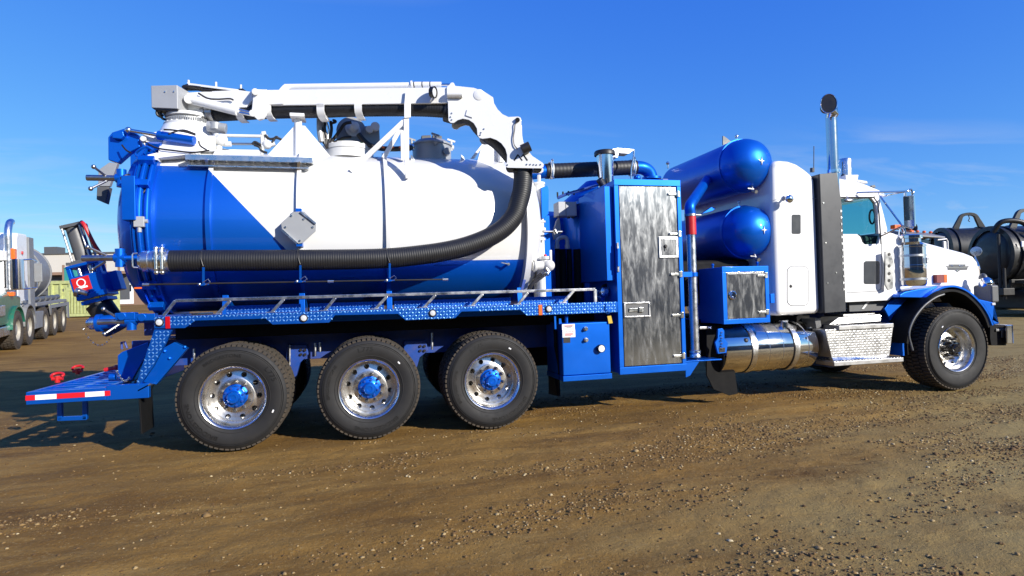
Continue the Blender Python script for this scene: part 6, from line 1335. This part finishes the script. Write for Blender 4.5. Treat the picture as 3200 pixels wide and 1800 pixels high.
rm_ = random.Random(9)                  # worn dark marks, no longer readable
for row, n_ in ((.76, 6), (.40, 8)):
    for i in range(n_):
        x = L1*(.30+.55*i/n_)+rm_.uniform(-.03, .03); MB().box(x, x+rm_.uniform(.08, .17), -.006, -.001, H1*row-rm_.uniform(.05, .13), H1*row+rm_.uniform(.03, .12)).build('worn_mark', 'grey_dark', o1)
ob, Lb, Hb = ribbed_bin('scrap_bin', (212, 900), (300, 900), 31, 1.8, 'lower lime green bin with close upright ribs beside the tall marked bin', 9)
bp0 = PR(0, 168, 795, 62); g_ = gh(bp0.x, bp0.y); BH = bp0.z-g_
bl = empty('workshop_building', (bp0.x, bp0.y, g_), R(-8)); tag(bl, 'long beige flat roofed building behind the lime bins', 'building')
MB().box(-1.6, 26, 0, 14, 0, BH-2.1).build('lower_wall', 'brown_wall', bl); MB().box(-1.62, 26.02, -.02, 14.02, BH-2.1, BH).build('upper_wall', 'beige_wall', bl)
MB().box(-1.75, 26.15, -.15, 14.15, BH+.001, BH+.14).build('roof_edge', 'grey_dark', bl)
MB().box(-2.2, -.9, 2, 3.4, BH+.14, BH+1.0).build('roof_vent', 'grey_dark', bl)
for x in (1.2, 4.6, 8): MB().box(x, x+.5, -.06, -.021, BH-1.2, BH-.9).build('wall_lamp', 'grey_dark', bl)
for x in (2.0, 6.0): w_ = MB().box(x, x+1.8, -.05, -.001, .2, 2.6).build('door', 'old_white', bl); MB().box(x+.2, x+1.6, -.06, -.051, 1.5, 2.2).build('pane', 'glass_dark', w_)
q = PR(0, 228, 856, 36); g2 = gh(q.x, q.y); sk_ = MB().box(q.x-.35, q.x+.35, q.y-.3, q.y+.3, g2, q.z+.3).box(q.x-.38, q.x+.38, q.y-.33, q.y+.33, q.z+.301, q.z+.36).build('teal_hopper', 'teal', None, bev=.03); tag(sk_, 'teal metal hopper standing behind the lime bins', 'hopper')
q = PR(0, 205, 850, 42); g2 = gh(q.x, q.y)
fb = empty('flat_trailer', (q.x, q.y, g2), R(-5)); tag(fb, 'empty brown plank flat trailer between lime bins and beige building', 'trailer')
MB().box(-3, 4, 0, 2.2, q.z-g2-.2, q.z-g2).build('deck', 'brown_wall', fb)
for i in range(8): MB().box(-2.9+.9*i, -2.75+.9*i, -.05, -.001, q.z-g2-.9, q.z-g2+.5).build('stake', 'brown_wall', fb)
MB().box(-2.8, 3.8, .6, .8, .5, q.z-g2-.21).build('frame', 'grey_dark', fb)
for x in (-1.6, 2.0): MB().lathe([(.2,0),(.5,.0),(.5,.25),(.2,.25)], (x, .1, .5), (0,1,0), 28).build('wheel', 'rubber', fb)

# ---- black tankers on the right
def black_tanker(px, dist, yaw, L, r, zc, hoopx, label, name='tanker_trailer'):
    q = PR(0, *px, dist); g = gh(q.x, q.y); o = empty(name, (q.x, q.y, g), yaw); tag(o, label, 'trailer', 'black tankers parked behind')
    t_ = MB().lathe([(1e-4, -.18), (r*.6, -.15), (r*.92, -.05), (r, .05), (r, L-.05), (r*.92, L+.05), (1e-4, L+.18)], (0, 0, zc), (1,0,0), 64).build('tank', 'black_tank', o)
    for x in np.linspace(.25, L-.25, 5): MB().lathe([(r, x-.04), (r+.05, x-.04), (r+.05, x+.04), (r, x+.04)], (0, 0, zc), (1,0,0), 64).build('rib', 'black_tank', t_)
    MB().lathe([(r-.1, -.12), (r+.06, -.10), (r+.06, .02), (r, .03)], (0, 0, zc), (1,0,0), 64).build('door_ring', 'black_tank', t_)
    for hx_ in hoopx:                    # lifting hoop: two legs and a rounded top with an opening
        top = zc+r
        pts = catmull([Vector((hx_-.62, -.2, top-.08)), Vector((hx_-.40, -.2, top+.33)), Vector((hx_-.26, -.2, top+.54)), Vector((hx_, -.2, top+.60)), Vector((hx_+.26, -.2, top+.54)), Vector((hx_+.40, -.2, top+.33)), Vector((hx_+.62, -.2, top-.08))], 5)
        lo = []
        for i, p in enumerate(pts):
            t = (pts[min(i+1, len(pts)-1)]-pts[max(i-1, 0)]).normalized(); n = Vector((-t.z, 0, t.x)); wd = .07+.13*(abs(i/(len(pts)-1)-.5)*2)**2
            lo.append([p-n*wd, p+n*.05, p+n*.05+Vector((0,.12,0)), p-n*wd+Vector((0,.12,0))])
        h = MB().loft(lo).build('lifting_hoop', 'black_tank', o, bev=.01)
        MB().tube([Vector((hx_+.02, -.14, top+.53)), Vector((hx_+.05, -.14, top+.40)), Vector((hx_+.0, -.14, top+.30)), Vector((hx_+.06, -.14, top+.26))], .018, 6).build('hoop_chain', 'grey_dark', h)
    MB().box(.1, L, -.55, .55, zc-r-.25, zc-r+.1).build('frame', 'black', o, bev=.02)
    MB().box(.2, L-.1, -r-.08, -r+.35, zc-r-.05, zc-r+.06).build('catwalk', 'black', o, bev=.01)
    for x in (.9, 2.15, L-1.2):
        w_ = MB().lathe([(.25,.02),(.45,0),(.52,.04),(.52,.26),(.45,.3),(.25,.28)], (x, -r-.05, .52), (0,1,0), 36).build('wheel', 'rubber', o); MB().lathe([(.28,.03),(.25,.1),(.1,.06),(1e-4,.05)], (x, -r-.05, .52), (0,1,0), 24).build('rim', 'grey_dark', w_)
    MB().box(.3, L-.3, -r+.0, r-.1, .25, zc-r-.26).build('under_gear', 'black', o, bev=.05)
    return o
ta = black_tanker((2950, 900), 25.5, R(-22), 5.2, .92, 2.5, (.98, 4.2), 'black vacuum tanker with arched lifting hoop directly behind the white hood')
tb_ = black_tanker((3108, 930), 21.5, R(-14), 5.6, 1.0, 2.2, (1.15, 4.0), 'black vacuum tanker with red tail lamp, beyond the chrome bumper')
for (x, y_, z, sx, sz, m, nm) in ((.35,-1.08,2.15,.09,.17,'red_lens','tail_lamp'),(.28,-1.08,1.28,.10,.12,'lens','reverse_lamp'),(1.15,-1.1,2.1,.14,.30,'tape_white','rating_plate'),(1.32,-1.1,2.1,.07,.3,'red_lens','side_reflector'),(.15,-1.09,2.5,.06,.10,'old_white','vent_cap')):
    MB().box(x-sx, x+sx, y_-.04, y_, z-sz, z+sz).build(nm, m, tb_, bev=.02)
MB().tube(catmull([Vector((.3,-1.1,1.9)), Vector((.36,-1.14,1.7)), Vector((.3,-1.12,1.5))], 6), .05, 10).build('valve_pipe', 'old_white', tb_)
rn = random.Random(4)
for i in range(16):
    c = Vector((.2+rn.random()*1.8, -1.1-rn.random()*.2, .95+rn.random()*.35)); m = rn.choice(['zinc', 'steel', 'red', 'grey_paint', 'black', 'zinc'])
    MB().cyl(c, c+Vector((rn.uniform(-.2,.2), 0, rn.uniform(-.1,.1))), .03+.04*rn.random(), n=12).sphere(c, .05+.03*rn.random(), 10).build('valve_fitting', m, tb_)
MB().box(.2, 2.2, -1.3, -1.02, .82, .9).build('valve_shelf', 'aluminium', tb_)
for i, (x, z0, z1) in enumerate(((-.35,.7,2.9),(-.28,.6,1.7),(.55,1.2,3.1),(2.3,1.0,3.4))): MB().cyl((x,-.7-.1*i,z0), (x,-.7-.1*i,z1), .05, n=10).build('vent_pipe', 'black', tb_)
MB().tube(catmull([Vector((-.3,-.4,3.0)), Vector((-.1,-.6,3.35)), Vector((.5,-.7,3.3)), Vector((.9,-.7,2.9))], 6), .09, 12).build('hose_loop', 'black', tb_)
for z in np.linspace(.9, 2.9, 7): MB().box(2.5, 2.95, -1.12, -1.08, z, z+.04).build('ladder_rung', 'black', tb_)
for x in (2.48, 2.95): MB().box(x, x+.05, -1.13, -1.07, .8, 3.1).build('ladder_rail', 'black', tb_)
MB().box(-.5, -.1, -1.0, 1.0, .75, 1.0).build('rear_bumper', 'black', tb_, bev=.02)
for x in (1.8, 2.6, 3.4): MB().box(x, x+.5, -1.32, -1.05, .5, .95).build('hose_tray', 'black', tb_, bev=.02)
# ---- dark truck nose showing above the hood
q = PR(0, 2880, 900, 17); g = gh(q.x, q.y)
pt = empty('parked_truck', (q.x, q.y, g), R(-72)); tag(pt, 'black truck with grey visor and amber roof lamps behind the white hood', 'truck')
zt3 = PR(0, 2900, 738, 17).z-g
MB().box(-1.2, .0, -.95, .95, .9, zt3-.75).box(-1.2, -1.0, -.95, .95, zt3-.749, zt3-.02).box(-.1, .0, .87, .95, zt3-.749, zt3-.05).box(-.1, .0, -.95, -.87, zt3-.749, zt3-.05).build('cab', 'black_gloss', pt, bev=.04)
rf3 = MB().prism([Vector((-1.25,-1,zt3-.03)), Vector((-1.25,-1,zt3+.12)), Vector((-.2,-1,zt3+.15)), Vector((.25,-1,zt3)), Vector((.25,-1,zt3-.05)), Vector((.0,-1,zt3-.02))], (0,2,0)).build('cab_roof', 'old_grey', pt, bev=.02)
for y_ in (-.8, -.4, 0, .4, .8): MB().sphere((-.05, y_, zt3+.15), .05, 10, (1,1,.8)).build('roof_lamp', 'orange', rf3)
MB().box(-.06, -.05, -.86, .86, zt3-.74, zt3-.06).build('windscreen', 'glass_dark', pt)
for y_ in (-.1, .15): MB().lathe([(.03,0),(.04,.3),(.11,.45)], (-.6, y_, zt3+.28), (1,0,0), 20).cyl((-.45,y_,zt3+.12),(-.45,y_,zt3+.26),.02,n=8).build('air_horn', 'black_gloss', pt)
MB().lathe([(.10,0),(.12,.03),(.10,.28),(1e-4,.30)], (-.5, .55, zt3+.13), (0,0,1), 20).build('roof_beacon', 'orange', pt)
MB().prism([Vector((0,-.8,.9)), Vector((1.0,-.8,.9)), Vector((1.05,-.8,1.45)), Vector((.95,-.8,1.66)), Vector((0,-.8,zt3-.74))], (0,1.6,0)).build('hood', 'black', pt, bev=.06)
for s_ in (-1, 1):
    MB().tube([Vector((.05, .95*s_, zt3-.08)), Vector((.15, 1.30*s_, zt3-.05)), Vector((.15, 1.38*s_, zt3-.12)), Vector((.15, 1.38*s_, zt3-.62)), Vector((.05, .95*s_, zt3-.72))], .02, 8).build('mirror_bracket', 'old_white', pt)
    MB().box(.1, .16, 1.12*s_ if s_ > 0 else -1.28, 1.28 if s_ > 0 else -1.12, zt3-.58, zt3-.12).build('wing_mirror', 'old_white', pt, bev=.02)
    MB().box(-.1, 1.05, .8*s_ if s_ > 0 else -1.2, 1.2 if s_ > 0 else -.8, .9, 1.12).build('fender', 'black', pt, bev=.06)
    simple_wheel(pt, .5, 1.2 if s_ > 0 else -.85, .52)
    simple_wheel(pt, -3.0, 1.2 if s_ > 0 else -.85, .52)
MB().box(-4.0, 1.07, -.45, .45, .6, .9).build('chassis_frame', 'black', pt)
MB().box(1.08, 1.2, -1.2, 1.2, .45, .8).build('bumper', 'black', pt, bev=.04)

# ---- added unseen workshop, giving the polished doors and chrome something dark to reflect
wb = empty('added_workshop', (8, -21, 0)); tag(wb, 'added dark workshop out of view behind the camera, put there to reflect in the polished cabinet door', 'building')
MB().box(-24, 30, -14, 0, -.1, 6.2).build('wall', 'dark_wall', wb); MB().box(-24.4, 30.4, -14.4, .4, 6.201, 6.5).build('roof', 'grey_dark', wb)
for i in range(7):
    x = -20+7*i; d_ = MB().box(x, x+4.2, .001, .08, -.05, 4.6).build('roller_door', 'grey_dark' if i % 3 else 'old_grey', wb)
    for j in range(6): MB().box(x+.05, x+4.15, .081, .11, .1+.75*j, .14+.75*j).build('door_rib', 'dark_wall', d_)
